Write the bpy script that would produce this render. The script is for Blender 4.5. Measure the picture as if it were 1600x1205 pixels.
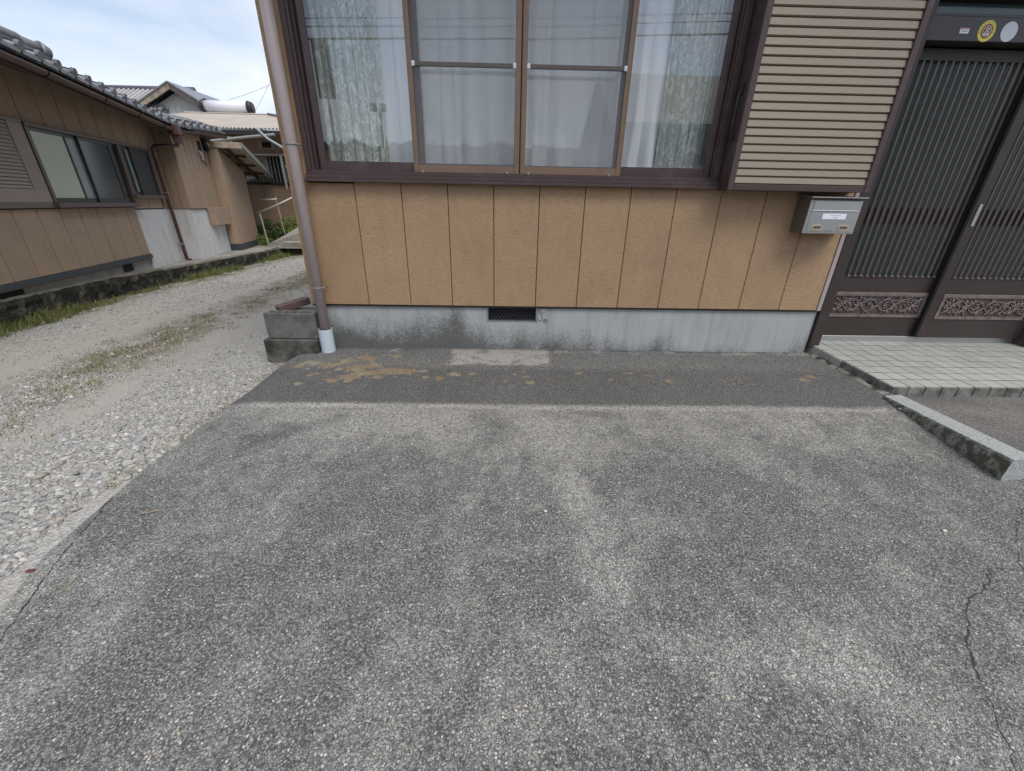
import bpy, math, random
import numpy as np
from mathutils import Vector, Matrix

random.seed(7); RNG = np.random.default_rng(11)
PI = math.pi
for o in list(bpy.data.objects):
    bpy.data.objects.remove(o)
SC = bpy.context.scene
COL = SC.collection

# ------------------------------------------------------------------ camera
cam_d = bpy.data.cameras.new('camera'); cam = bpy.data.objects.new('camera', cam_d); COL.objects.link(cam)
SC.camera = cam
cam_d.sensor_fit = 'HORIZONTAL'; cam_d.sensor_width = 36.0; cam_d.lens = 14.0577
cam_d.clip_start = 0.02; cam_d.clip_end = 2000
_p, _yaw, _roll = math.radians(24.376), math.radians(-1.353), math.radians(1.069)
fw = Vector((-math.sin(_yaw) * math.cos(_p), math.cos(_yaw) * math.cos(_p), -math.sin(_p)))
rt = Vector((math.cos(_yaw), math.sin(_yaw), 0)); up = rt.cross(fw)
r2 = math.cos(_roll) * rt + math.sin(_roll) * up
u2 = -math.sin(_roll) * rt + math.cos(_roll) * up
M = Matrix((r2, u2, -fw)).transposed().to_4x4(); M.translation = Vector((0.984, -2.920, 1.023))
cam.matrix_world = M

# ------------------------------------------------------------------ world, sun, exposure
SUN_EL, SUN_AZ = 60.0, 142.0            # azimuth measured from +Y towards +X
w = bpy.data.worlds.new('World'); SC.world = w; w.use_nodes = True
nt = w.node_tree; nt.nodes.clear()
def N(nt, t, **kw):
    n = nt.nodes.new(t)
    for k, v in kw.items():
        if k.startswith('i_'): n.inputs[k[2:].replace('_', ' ')].default_value = v
        else: setattr(n, k, v)
    return n
sky = N(nt, 'ShaderNodeTexSky'); sky.sky_type = 'NISHITA'; sky.sun_disc = False
sky.sun_elevation = math.radians(SUN_EL); sky.sun_rotation = math.radians(SUN_AZ)
sky.air_density = 1.0; sky.dust_density = 1.6; sky.ozone_density = 1.2
geo = N(nt, 'ShaderNodeTexCoord')
mp = N(nt, 'ShaderNodeMapping'); mp.inputs['Scale'].default_value = (1.0, 1.0, 2.2)
mp.inputs['Location'].default_value = (0.62, 0.1, 0.35)
nz = N(nt, 'ShaderNodeTexNoise'); nz.inputs['Scale'].default_value = 2.3; nz.inputs['Detail'].default_value = 7
nz.inputs['Roughness'].default_value = 0.52; nz.inputs['Distortion'].default_value = 0.25
rp = N(nt, 'ShaderNodeValToRGB'); rp.color_ramp.elements[0].position = 0.40; rp.color_ramp.elements[0].color = (.22, .22, .22, 1)
rp.color_ramp.elements[1].position = 0.66; rp.color_ramp.elements[1].color = (1, 1, 1, 1)
mx = N(nt, 'ShaderNodeMix'); mx.data_type = 'RGBA'
mx.inputs[7].default_value = (5.5, 5.85, 6.4, 1)
bg = N(nt, 'ShaderNodeBackground'); bg.inputs['Strength'].default_value = 0.10
wo = N(nt, 'ShaderNodeOutputWorld')
L = nt.links.new
L(geo.outputs['Generated'], mp.inputs[0]); L(mp.outputs[0], nz.inputs['Vector']); L(nz.outputs['Fac'], rp.inputs[0])
L(rp.outputs[0], mx.inputs[0]); L(sky.outputs[0], mx.inputs[6]); L(mx.outputs[2], bg.inputs[0]); L(bg.outputs[0], wo.inputs[0])

sun_d = bpy.data.lights.new('sun', 'SUN'); sun_d.energy = 1.5; sun_d.angle = math.radians(38); sun_d.color = (1, .95, .885)
sun = bpy.data.objects.new('sun', sun_d); COL.objects.link(sun)
_e, _a = math.radians(SUN_EL), math.radians(SUN_AZ)
sdir = Vector((math.sin(_a) * math.cos(_e), math.cos(_a) * math.cos(_e), math.sin(_e)))
sun.rotation_euler = sdir.to_track_quat('Z', 'Y').to_euler()
vs = SC.view_settings
vs.view_transform = 'Standard'; vs.look = 'None'; vs.gamma = 1; vs.use_curve_mapping = False
vs.exposure = 0.82

# ------------------------------------------------------------------ object helpers
def tag(o, label=None, cat=None, group=None, kind=None):
    if label: o['label'] = label
    if cat: o['category'] = cat
    if group: o['group'] = group
    if kind: o['kind'] = kind
    return o
def empty(name, loc=(0, 0, 0), rz=0.0, **kw):
    o = bpy.data.objects.new(name, None); COL.objects.link(o); o.location = loc; o.rotation_euler = (0, 0, rz)
    o.empty_display_size = .1
    return tag(o, **kw)
def place(name, me, parent=None, loc=(0, 0, 0), rot=(0, 0, 0), scale=None, **kw):
    o = bpy.data.objects.new(name, me); COL.objects.link(o); o.location = loc; o.rotation_euler = rot
    if scale: o.scale = scale
    if parent is not None: o.parent = parent
    return tag(o, **kw)

class MB:
    def __init__(s): s.v = []; s.f = []
    def add(s, vs, fs):
        b = len(s.v); s.v += [tuple(v) for v in vs]; s.f += [tuple(b + i for i in f) for f in fs]; return s
    def box(s, x0, x1, y0, y1, z0, z1, c=0.0):
        if x1 < x0: x0, x1 = x1, x0
        if y1 < y0: y0, y1 = y1, y0
        if z1 < z0: z0, z1 = z1, z0
        if c <= 0:
            return s.add([(x0, y0, z0), (x1, y0, z0), (x1, y1, z0), (x0, y1, z0), (x0, y0, z1), (x1, y0, z1), (x1, y1, z1), (x0, y1, z1)],
                         [(3, 2, 1, 0), (4, 5, 6, 7), (0, 1, 5, 4), (1, 2, 6, 5), (2, 3, 7, 6), (3, 0, 4, 7)])
        c = min(c, .45 * min(x1 - x0, y1 - y0, z1 - z0))
        X, Y, Z = (x0, x1), (y0, y1), (z0, z1); V = []; idx = {}
        for i in (0, 1):
            for j in (0, 1):
                for k in (0, 1):
                    sx, sy, sz = 1 - 2 * i, 1 - 2 * j, 1 - 2 * k
                    for a in range(3):
                        p = [X[i] + sx * c, Y[j] + sy * c, Z[k] + sz * c]; p[a] = (X[i], Y[j], Z[k])[a]
                        idx[(i, j, k, a)] = len(V); V.append(tuple(p))
        F = []
        g = lambda i, j, k, a: idx[(i, j, k, a)]
        for i in (0, 1):
            q = [g(i, 0, 0, 0), g(i, 1, 0, 0), g(i, 1, 1, 0), g(i, 0, 1, 0)]; F.append(q if i else q[::-1])
            q = [g(0, i, 0, 1), g(1, i, 0, 1), g(1, i, 1, 1), g(0, i, 1, 1)]; F.append(q[::-1] if i else q)
            q = [g(0, 0, i, 2), g(1, 0, i, 2), g(1, 1, i, 2), g(0, 1, i, 2)]; F.append(q if i else q[::-1])
        for i in (0, 1):
            for j in (0, 1):
                q = [g(i, j, 0, 0), g(i, j, 1, 0), g(i, j, 1, 1), g(i, j, 0, 1)]; F.append(q if (i + j) % 2 else q[::-1])
                q = [g(i, 0, j, 0), g(i, 1, j, 0), g(i, 1, j, 2), g(i, 0, j, 2)]; F.append(q[::-1] if (i + j) % 2 else q)
                q = [g(0, i, j, 1), g(1, i, j, 1), g(1, i, j, 2), g(0, i, j, 2)]; F.append(q if (i + j) % 2 else q[::-1])
                for k in (0, 1):
                    q = [g(i, j, k, 0), g(i, j, k, 1), g(i, j, k, 2)]; F.append(q if (i + j + k) % 2 else q[::-1])
        return s.add(V, F)
    def tube(s, pts, r, n=10, caps=True, rs=None):
        P = [Vector(p) for p in pts]; V = []; F = []
        prev = None
        for i, p in enumerate(P):
            t = (P[min(i + 1, len(P) - 1)] - P[max(i - 1, 0)]).normalized()
            if prev is None:
                a = Vector((0, 0, 1)) if abs(t.z) < .9 else Vector((1, 0, 0)); u = t.cross(a).normalized()
            else:
                u = (prev - t * prev.dot(t)).normalized()
            prev = u; v = t.cross(u); rr = rs[i] if rs else r
            for k in range(n):
                a = 2 * PI * k / n; V.append(p + (u * math.cos(a) + v * math.sin(a)) * rr)
        for i in range(len(P) - 1):
            for k in range(n):
                k2 = (k + 1) % n; F.append((i * n + k, i * n + k2, (i + 1) * n + k2, (i + 1) * n + k))
        if caps:
            F.append(tuple(range(n))[::-1]); F.append(tuple((len(P) - 1) * n + k for k in range(n)))
        return s.add(V, F)
    def prism(s, poly, y0, y1):           # polygon in x,z extruded along y
        n = len(poly); V = [(x, y0, z) for x, z in poly] + [(x, y1, z) for x, z in poly]
        F = [tuple(range(n)), tuple(range(2 * n - 1, n - 1, -1))] + [(i, i + n, (i + 1) % n + n, (i + 1) % n) for i in range(n)]
        return s.add(V, F)
    def prismx(s, poly, x0, x1):          # polygon in y,z extruded along x
        n = len(poly); V = [(x0, y, z) for y, z in poly] + [(x1, y, z) for y, z in poly]
        F = [tuple(range(n))[::-1], tuple(range(n, 2 * n))] + [(i, (i + 1) % n, (i + 1) % n + n, i + n) for i in range(n)]
        return s.add(V, F)
    def quad(s, a, b, c, d): return s.add([a, b, c, d], [(0, 1, 2, 3)])
    def me(s, name, mats, smooth=False, fm=None):
        m = bpy.data.meshes.new(name); m.from_pydata(s.v, [], s.f)
        for x in (mats if isinstance(mats, (list, tuple)) else [mats]): m.materials.append(x)
        if smooth: m.polygons.foreach_set('use_smooth', [True] * len(m.polygons))
        if fm: m.polygons.foreach_set('material_index', fm)
        m.update(); return m
    def put(s, name, mat, parent=None, smooth=False, loc=(0, 0, 0), rot=(0, 0, 0), **kw):
        return place(name, s.me(name, mat, smooth), parent, loc, rot, **kw)

def np_mesh(name, V, F, mat, smooth=False, cols=None):
    V = np.asarray(V, np.float32); F = np.asarray(F, np.int32); k = F.shape[1]
    m = bpy.data.meshes.new(name); m.vertices.add(len(V)); m.vertices.foreach_set('co', V.ravel())
    m.loops.add(F.size); m.loops.foreach_set('vertex_index', F.ravel())
    m.polygons.add(len(F)); m.polygons.foreach_set('loop_start', np.arange(0, F.size, k, dtype=np.int32))
    m.update(calc_edges=True)
    if smooth: m.polygons.foreach_set('use_smooth', np.ones(len(F), bool))
    for nm, c in (cols or {}).items():
        a = m.color_attributes.new(nm, 'FLOAT_COLOR', 'POINT'); a.data.foreach_set('color', np.asarray(c, np.float32).ravel())
    m.materials.append(mat); m.validate(); return m

# numpy value noise
_tab = RNG.random((256, 256))
def vnoise(x, y):
    xi = np.floor(x).astype(int); yi = np.floor(y).astype(int); fx = x - xi; fy = y - yi
    fx = fx * fx * (3 - 2 * fx); fy = fy * fy * (3 - 2 * fy)
    t = lambda a, b: _tab[a % 256, b % 256]
    return (t(xi, yi) * (1 - fx) + t(xi + 1, yi) * fx) * (1 - fy) + (t(xi, yi + 1) * (1 - fx) + t(xi + 1, yi + 1) * fx) * fy
def fbm(x, y, o=5, r=.5):
    a = 1; s = 0; n = 0
    for i in range(o):
        s = s + a * vnoise(x * 2 ** i + 17.3 * i, y * 2 ** i + 5.1 * i); n += a; a *= r
    return s / n
def sstep(a, b, x):
    t = np.clip((x - a) / (b - a), 0, 1); return t * t * (3 - 2 * t)
def segd(X, Y, pts):
    d = np.full(X.shape, 1e9)
    for (ax, ay), (bx, by) in zip(pts[:-1], pts[1:]):
        vx, vy = bx - ax, by - ay; t = np.clip(((X - ax) * vx + (Y - ay) * vy) / (vx * vx + vy * vy + 1e-12), 0, 1)
        d = np.minimum(d, np.hypot(X - ax - t * vx, Y - ay - t * vy))
    return d

# ------------------------------------------------------------------ material helpers
def ramp(nt, stops, interp='LINEAR'):
    r = nt.nodes.new('ShaderNodeValToRGB'); r.color_ramp.interpolation = interp; e = r.color_ramp.elements
    while len(e) < len(stops): e.new(0.5)
    for x, (p, c) in zip(e, stops):
        x.position = p; x.color = (c[0], c[1], c[2], 1) if hasattr(c, '__len__') else (c, c, c, 1)
    return r
def new_mat(name):
    m = bpy.data.materials.new(name); m.use_nodes = True; nt = m.node_tree
    b = nt.nodes['Principled BSDF']; return m, nt, b
def noise(nt, vec, scale, detail=4, rough=.5, dist=0.0):
    n = nt.nodes.new('ShaderNodeTexNoise'); n.inputs['Scale'].default_value = scale; n.inputs['Detail'].default_value = detail
    n.inputs['Roughness'].default_value = rough; n.inputs['Distortion'].default_value = dist
    if vec is not None: nt.links.new(vec, n.inputs['Vector'])
    return n
def mixc(nt, fac, a, b, mode='MIX'):
    m = nt.nodes.new('ShaderNodeMix'); m.data_type = 'RGBA'; m.blend_type = mode; m.clamp_factor = True
    for s, i in ((fac, 0), (a, 6), (b, 7)):
        if hasattr(s, 'links'): nt.links.new(s, m.inputs[i])
        elif hasattr(s, '__len__'): m.inputs[i].default_value = (s[0], s[1], s[2], 1)
        else: m.inputs[i].default_value = s if i == 0 else (s, s, s, 1)
    return m.outputs[2]
def math_(nt, op, a, b=0.5, c=0.0, clamp=False):
    m = nt.nodes.new('ShaderNodeMath'); m.operation = op; m.use_clamp = clamp
    for s, i in ((a, 0), (b, 1), (c, 2)):
        if hasattr(s, 'links'): nt.links.new(s, m.inputs[i])
        else: m.inputs[i].default_value = s
    return m.outputs[0]
def gpos(nt, scale=None):
    g = nt.nodes.new('ShaderNodeNewGeometry')
    if scale is None: return g.outputs['Position']
    m = nt.nodes.new('ShaderNodeMapping'); m.inputs['Scale'].default_value = scale
    nt.links.new(g.outputs['Position'], m.inputs[0]); return m.outputs[0]
def bump(nt, b, h, strength, dist):
    n = nt.nodes.new('ShaderNodeBump'); n.inputs['Strength'].default_value = strength; n.inputs['Distance'].default_value = dist
    nt.links.new(h, n.inputs['Height']); nt.links.new(n.outputs[0], b.inputs['Normal']); return n
def mat(name, col, var=.12, scale=6, rough=.6, metal=0, bs=0, bscale=120, bd=.002, dirt=None, dscale=3, dthr=(.5, .75), spec=.5, pscale=None, rnd=.08, dsc=None):
    """colour with soft variation, optional dirt colour, fine bump, per-object variation"""
    m, nt, b = new_mat(name); p = gpos(nt, pscale)
    n1 = noise(nt, p, scale, 5, .6)
    c = mixc(nt, n1.outputs['Fac'], [max(0, x * (1 - var * 1.6)) for x in col], [x * (1 + var * 1.6) for x in col])
    if dirt is not None:
        n2 = noise(nt, gpos(nt, dsc) if dsc else p, dscale, 7, .65)
        r = ramp(nt, [(dthr[0], 0), (dthr[1], 1)]); nt.links.new(n2.outputs['Fac'], r.inputs[0])
        c = mixc(nt, r.outputs[0], c, dirt)
    if rnd:
        oi = nt.nodes.new('ShaderNodeObjectInfo'); v = math_(nt, 'MULTIPLY_ADD', oi.outputs['Random'], 2 * rnd, 1 - rnd)
        h = nt.nodes.new('ShaderNodeHueSaturation'); nt.links.new(v, h.inputs['Value']); nt.links.new(c, h.inputs['Color']); c = h.outputs[0]
    nt.links.new(c, b.inputs['Base Color']); b.inputs['Roughness'].default_value = rough; b.inputs['Metallic'].default_value = metal
    b.inputs['Specular IOR Level'].default_value = spec
    if bs:
        n3 = noise(nt, p, bscale, 3, .6); bump(nt, b, n3.outputs['Fac'], bs, bd)
    return m

def siding_mat(name, c1, c2, stain, bs=.55, lev=1.0):
    m, nt, b = new_mat(name); p = gpos(nt)
    big = noise(nt, gpos(nt, (1, 1, .6)), 3.2, 6, .68)
    c = mixc(nt, big.outputs['Fac'], c1, c2)
    # rippled stucco
    rip = noise(nt, gpos(nt, (.55, .55, 1.5)), 62, 3, .55, .8)
    fine = noise(nt, p, 260, 3, .6)
    rr = ramp(nt, [(.35, .88), (.62, 1.05)]); nt.links.new(rip.outputs['Fac'], rr.inputs[0])
    c = mixc(nt, 1.0, c, rr.outputs[0], 'MULTIPLY')
    # grime: vertical streaks and blotches
    st = noise(nt, gpos(nt, (1.3, 1.3, .8)), 3.1, 7, .72); sr = ramp(nt, [(.47, 0), (.72, .5)]); nt.links.new(st.outputs['Fac'], sr.inputs[0])
    c = mixc(nt, sr.outputs[0], c, stain)
    oi = nt.nodes.new('ShaderNodeObjectInfo'); v = math_(nt, 'MULTIPLY_ADD', oi.outputs['Random'], .10, .95)
    h = nt.nodes.new('ShaderNodeHueSaturation'); nt.links.new(v, h.inputs['Value']); nt.links.new(c, h.inputs['Color'])
    nt.links.new(h.outputs[0], b.inputs['Base Color']); b.inputs['Roughness'].default_value = .72; b.inputs['Specular IOR Level'].default_value = .35
    hh = math_(nt, 'MULTIPLY_ADD', fine.outputs['Fac'], .35, rip.outputs['Fac']); bump(nt, b, hh, bs, .004)
    return m

M_sid = siding_mat('ochre_siding', (.358, .236, .137), (.432, .288, .168), (.235, .166, .110))
M_sidn = siding_mat('brown_siding', (.325, .238, .172), (.385, .285, .208), (.25, .19, .145), .3)
M_sidf = siding_mat('far_siding', (.26, .18, .125), (.30, .20, .135), (.18, .14, .11), .2)
M_frame = mat('maroon_aluminium', (.088, .058, .056), .1, 9, .42, .25, dirt=(.15, .12, .11), dscale=7, dthr=(.55, .9), rnd=.04)
M_bronze = mat('bronze_aluminium', (.235, .155, .105), .08, 9, .42, .3, dirt=(.16, .12, .10), dscale=11, dthr=(.5, .9), rnd=.04)
M_bar = mat('grey_brown_bar', (.13, .11, .095), .08, 9, .45, .3)
M_dark = mat('dark_frame', (.028, .024, .023), .1, 9, .4, .2, rnd=.03)
M_door = mat('door_brown', (.046, .033, .029), .12, 6, .5, .1, dirt=(.062, .048, .042), dscale=4, dthr=(.5, .8), rnd=.03)
M_doorbar = mat('door_bar', (.100, .080, .070), .12, 8, .42, .2, rnd=.05)
M_dglass = mat('frosted_door_glass', (.105, .135, .125), .08, 3, .3, 0, rnd=0)
M_band = mat('door_band', (.050, .040, .036), .1, 5, .4, .1)
M_carve = mat('cast_panel', (.25, .195, .185), .15, 14, .45, .35, bs=.3, bscale=160, bd=.001, dirt=(.09, .065, .06), dscale=18, dthr=(.45, .8), rnd=0)
M_carveD = mat('cast_recess', (.075, .056, .053), .1, 14, .6, .1, rnd=0)
M_slat = mat('beige_slat', (.30, .242, .182), .05, 5, .45, .15, dirt=(.25, .205, .165), dscale=5, dthr=(.5, .95), rnd=.035)
M_silver = mat('brushed_silver', (.45, .45, .44), .07, 20, .38, .75, pscale=(1, 1, 30), rnd=0)
M_mailside = mat('mailbox_side', (.14, .115, .09), .08, 6, .5, .2, rnd=0)
M_cream = mat('cream_plastic', (.52, .42, .28), .05, 20, .45, rnd=0)
M_white = mat('white_plastic', (.78, .80, .82), .03, 10, .5, rnd=0)
M_label = mat('paper_label', (.80, .84, .90), .03, 30, .6, rnd=0)
M_ink = mat('ink_grey', (.30, .32, .36), .03, 30, .7, rnd=0)
M_pipe = mat('mauve_pipe', (.43, .355, .345), .07, 5, .42, dirt=(.33, .275, .265), dscale=4, dthr=(.45, .9), rnd=0, dsc=(6, 6, 1))
M_sleeve = mat('pale_blue_pvc', (.50, .59, .64), .04, 6, .45, dirt=(.42, .47, .46), dscale=6, dthr=(.55, .95), rnd=0)
M_wire = mat('galvanised', (.34, .37, .38), .1, 30, .45, .6, rnd=.05)
M_block = mat('concrete_block', (.15, .148, .142), .3, 16, .92, bs=.9, bscale=190, bd=.004, dirt=(.055, .054, .05), dscale=7, dthr=(.45, .7))
M_blockmoss = mat('mossy_block', (.16, .155, .14), .3, 14, .95, bs=.9, bscale=150, bd=.005, dirt=(.035, .036, .028), dscale=6, dthr=(.38, .6))
M_brick = mat('maroon_tile', (.105, .058, .058), .25, 22, .7, bs=.5, bscale=120, bd=.002, dirt=(.30, .27, .26), dscale=24, dthr=(.62, .74))
M_moss = mat('mossy_kerb', (.13, .118, .088), .35, 12, .95, bs=1, bscale=55, bd=.012, dirt=(.014, .013, .010), dscale=5.5, dthr=(.30, .50), rnd=.1)
M_kerbtop = mat('kerb_top', (.20, .19, .15), .3, 16, .95, bs=.8, bscale=60, bd=.006, dirt=(.085, .085, .045), dscale=6, dthr=(.42, .6))
M_concw = mat('whitewashed_concrete', (.58, .59, .59), .08, 3, .85, bs=.3, bscale=40, bd=.003, dirt=(.27, .27, .26), dscale=3, dthr=(.52, .85), rnd=.03, dsc=(3, 3, .5))
M_concl = mat('pale_concrete', (.32, .305, .28), .12, 5, .9, bs=.4, bscale=60, bd=.004, dirt=(.17, .16, .13), dscale=4, dthr=(.5, .8))
M_flash = mat('blue_grey_flashing', (.045, .055, .065), .1, 4, .5, .1)
M_gutter = mat('brown_gutter', (.105, .062, .05), .2, 8, .45, dirt=(.06, .045, .04), dscale=9, dthr=(.5, .8))
M_dpipe = mat('maroon_downpipe', (.085, .040, .037), .2, 6, .45)
M_rtile = mat('grey_roof_tile', (.17, .175, .195), .3, 12, .38, bs=.3, bscale=60, bd=.003, dirt=(.065, .075, .07), dscale=7, dthr=(.5, .72), rnd=.18)
M_rtileb = mat('purple_ridge_tile', (.075, .065, .085), .2, 12, .42, rnd=.1)
M_broof = mat('beige_corrugated', (.42, .365, .31), .1, 3, .55, dirt=(.30, .26, .23), dscale=1.4, dthr=(.45, .8))
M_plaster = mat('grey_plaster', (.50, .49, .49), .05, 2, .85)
M_wood = mat('old_wood', (.36, .30, .225), .2, 10, .8, bs=.3, bscale=60, bd=.003, dirt=(.16, .12, .09), dscale=6, dthr=(.45, .75), rnd=.15)
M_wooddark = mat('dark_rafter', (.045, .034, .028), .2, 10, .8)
M_black = mat('black_void', (.008, .008, .009), .1, 10, .9, rnd=0)  # flat black painted in for the darkness inside openings; also plain black parts
M_lattice = mat('grey_lattice', (.25, .26, .25), .1, 8, .6)
M_tank = mat('white_tank', (.74, .73, .78), .03, 2, .3, rnd=0)
M_steel = mat('weathered_rail', (.40, .385, .35), .15, 20, .5, .4, dirt=(.2, .16, .12), dscale=20, dthr=(.55, .75))
M_granite = None
M_green = mat('leaf_green', (.045, .10, .022), .5, 30, .55, rnd=0)
M_grassy = mat('grass_blade', (.10, .145, .035), .6, 9, .6, rnd=0)
M_dry = mat('dry_grass', (.34, .27, .13), .3, 30, .8, rnd=.1)
M_pebor = mat('orange_pebble', (.35, .21, .12), .2, 60, .8)
M_stem = mat('plant_stem', (.12, .10, .05), .3, 40, .8)
M_curtW = None

def glass_mat(name, ior=1.75, tint=(.93, .96, .97), gl=1.0, waver=.0):
    m = bpy.data.materials.new(name); m.use_nodes = True; nt = m.node_tree; nt.nodes.clear()
    out = nt.nodes.new('ShaderNodeOutputMaterial'); t = nt.nodes.new('ShaderNodeBsdfTransparent'); t.inputs[0].default_value = (*tint, 1)
    g = nt.nodes.new('ShaderNodeBsdfGlossy'); g.inputs['Roughness'].default_value = 0.0; g.inputs[0].default_value = (gl, gl, gl, 1)
    lw = nt.nodes.new('ShaderNodeLayerWeight'); lw.inputs['Blend'].default_value = .5; r0 = ((ior - 1) / (ior + 1)) ** 2
    pw = math_(nt, 'POWER', lw.outputs['Facing'], 4.0); fr0 = math_(nt, 'MULTIPLY_ADD', pw, .8, r0)
    gb = nt.nodes.new('ShaderNodeNewGeometry'); nb = math_(nt, 'SUBTRACT', 1.0, gb.outputs['Backfacing']); ff = math_(nt, 'MULTIPLY', fr0, nb)
    mx = nt.nodes.new('ShaderNodeMixShader'); nt.links.new(ff, mx.inputs[0]); nt.links.new(t.outputs[0], mx.inputs[1]); nt.links.new(g.outputs[0], mx.inputs[2])
    if waver:
        n = noise(nt, gpos(nt), 1.7, 2, .5); bp = nt.nodes.new('ShaderNodeBump'); bp.inputs['Strength'].default_value = waver; bp.inputs['Distance'].default_value = .02
        nt.links.new(n.outputs['Fac'], bp.inputs['Height']); nt.links.new(bp.outputs[0], g.inputs['Normal'])
    nt.links.new(mx.outputs[0], out.inputs[0]); return m
M_glass = glass_mat('window_glass', 2.15, (.98, .99, .99), 1.0, .012)
M_nglass = glass_mat('neighbour_glass', 1.9, (.8, .88, .86))
def screen_mat():
    m = bpy.data.materials.new('fly_screen'); m.use_nodes = True; nt = m.node_tree; nt.nodes.clear()
    out = nt.nodes.new('ShaderNodeOutputMaterial'); t = nt.nodes.new('ShaderNodeBsdfTransparent'); d = nt.nodes.new('ShaderNodeBsdfDiffuse')
    d.inputs[0].default_value = (.36, .365, .375, 1); mx = nt.nodes.new('ShaderNodeMixShader'); mx.inputs[0].default_value = .17
    nt.links.new(t.outputs[0], mx.inputs[1]); nt.links.new(d.outputs[0], mx.inputs[2]); nt.links.new(mx.outputs[0], out.inputs[0]); return m
M_screen = screen_mat()
def cloth_mat(name, col, trans=.35, pattern=None, pscale=20):
    m = bpy.data.materials.new(name); m.use_nodes = True; nt = m.node_tree; nt.nodes.clear()
    out = nt.nodes.new('ShaderNodeOutputMaterial'); d = nt.nodes.new('ShaderNodeBsdfDiffuse'); t = nt.nodes.new('ShaderNodeBsdfTranslucent')
    mx = nt.nodes.new('ShaderNodeMixShader'); mx.inputs[0].default_value = trans
    c = None
    if pattern:
        n = noise(nt, gpos(nt, (2.2, .6, .9)), pscale, 7, .68, 1.4); r = ramp(nt, [(.42, col), (.50, pattern), (.545, pattern), (.62, col)]); nt.links.new(n.outputs['Fac'], r.inputs[0])
        nt.links.new(r.outputs[0], d.inputs[0]); nt.links.new(r.outputs[0], t.inputs[0])
    else:
        n = noise(nt, gpos(nt, (1, 1, .3)), 9, 4, .6); c = mixc(nt, n.outputs['Fac'], [x * .9 for x in col], [min(1, x * 1.08) for x in col])
        nt.links.new(c, d.inputs[0]); nt.links.new(c, t.inputs[0])
    nt.links.new(d.outputs[0], mx.inputs[1]); nt.links.new(t.outputs[0], mx.inputs[2]); nt.links.new(mx.outputs[0], out.inputs[0]); return m
M_lace = cloth_mat('lace_curtain', (.92, .92, .93), .05)
M_print = cloth_mat('printed_curtain', (.76, .78, .74), .2, (.46, .48, .41), 11)

def foundation_mat():
    m, nt, b = new_mat('painted_foundation'); p = gpos(nt)
    n1 = noise(nt, p, 5, 6, .6); c = mixc(nt, n1.outputs['Fac'], (.34, .35, .35), (.47, .48, .475))
    sep = nt.nodes.new('ShaderNodeSeparateXYZ'); nt.links.new(p, sep.inputs[0])
    # mould that climbs unevenly: patches with their own outline
    lump = noise(nt, gpos(nt, (1, 1, .4)), 2.6, 4, .55); fine = noise(nt, p, 75, 6, .85)
    hx = math_(nt, 'MULTIPLY_ADD', lump.outputs['Fac'], -.66, .195)
    xl = math_(nt, 'MULTIPLY_ADD', sep.outputs[0], .085, hx)
    t = math_(nt, 'ADD', sep.outputs[2], xl); t = math_(nt, 'MULTIPLY', t, 4.6)
    t2 = math_(nt, 'MULTIPLY_ADD', fine.outputs['Fac'], -2.6, 1.45); t = math_(nt, 'ADD', t, t2)
    r = ramp(nt, [(.05, .80), (.45, .34), (.9, 0)]); nt.links.new(t, r.inputs[0]); wv = noise(nt, gpos(nt, (7, 7, .6)), 2.0, 5, .7); wr = ramp(nt, [(.45, 0), (.75, .5)]); nt.links.new(wv.outputs['Fac'], wr.inputs[0]); c = mixc(nt, wr.outputs[0], c, (.20, .205, .20)); c = mixc(nt, r.outputs[0], c, (.050, .050, .046))
    sp = noise(nt, p, 46, 3, .6); sr = ramp(nt, [(.68, 0), (.74, .5)]); nt.links.new(sp.outputs['Fac'], sr.inputs[0]); c = mixc(nt, sr.outputs[0], c, (.42, .43, .43))
    nt.links.new(c, b.inputs['Base Color']); b.inputs['Roughness'].default_value = .88
    f2 = noise(nt, p, 70, 4, .6); bump(nt, b, f2.outputs['Fac'], .35, .003); return m
M_found = foundation_mat()

def granite_mat():
    m, nt, b = new_mat('granite'); p = gpos(nt)
    n1 = noise(nt, p, 210, 3, .7); r = ramp(nt, [(.36, (.14, .15, .15)), (.52, (.37, .395, .39)), (.68, (.52, .54, .53))]); nt.links.new(n1.outputs['Fac'], r.inputs[0])
    n2 = noise(nt, p, 24, 6, .7); g = nt.nodes.new('ShaderNodeNewGeometry'); sep = nt.nodes.new('ShaderNodeSeparateXYZ'); nt.links.new(g.outputs['Normal'], sep.inputs[0])
    side = math_(nt, 'MULTIPLY', sep.outputs[0], -1.0, clamp=True)
    r2 = ramp(nt, [(.42, 0), (.55, .9)]); nt.links.new(n2.outputs['Fac'], r2.inputs[0]); f = math_(nt, 'MULTIPLY', r2.outputs[0], side)
    c = mixc(nt, math_(nt, 'MULTIPLY', side, .45), r.outputs[0], (.20, .205, .14))
    c = mixc(nt, f, c, (.075, .070, .045)); nt.links.new(c, b.inputs['Base Color']); b.inputs['Roughness'].default_value = .8
    n3 = noise(nt, p, 60, 5, .6); bump(nt, b, n3.outputs['Fac'], .7, .006); return m
M_granite = granite_mat()

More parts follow.
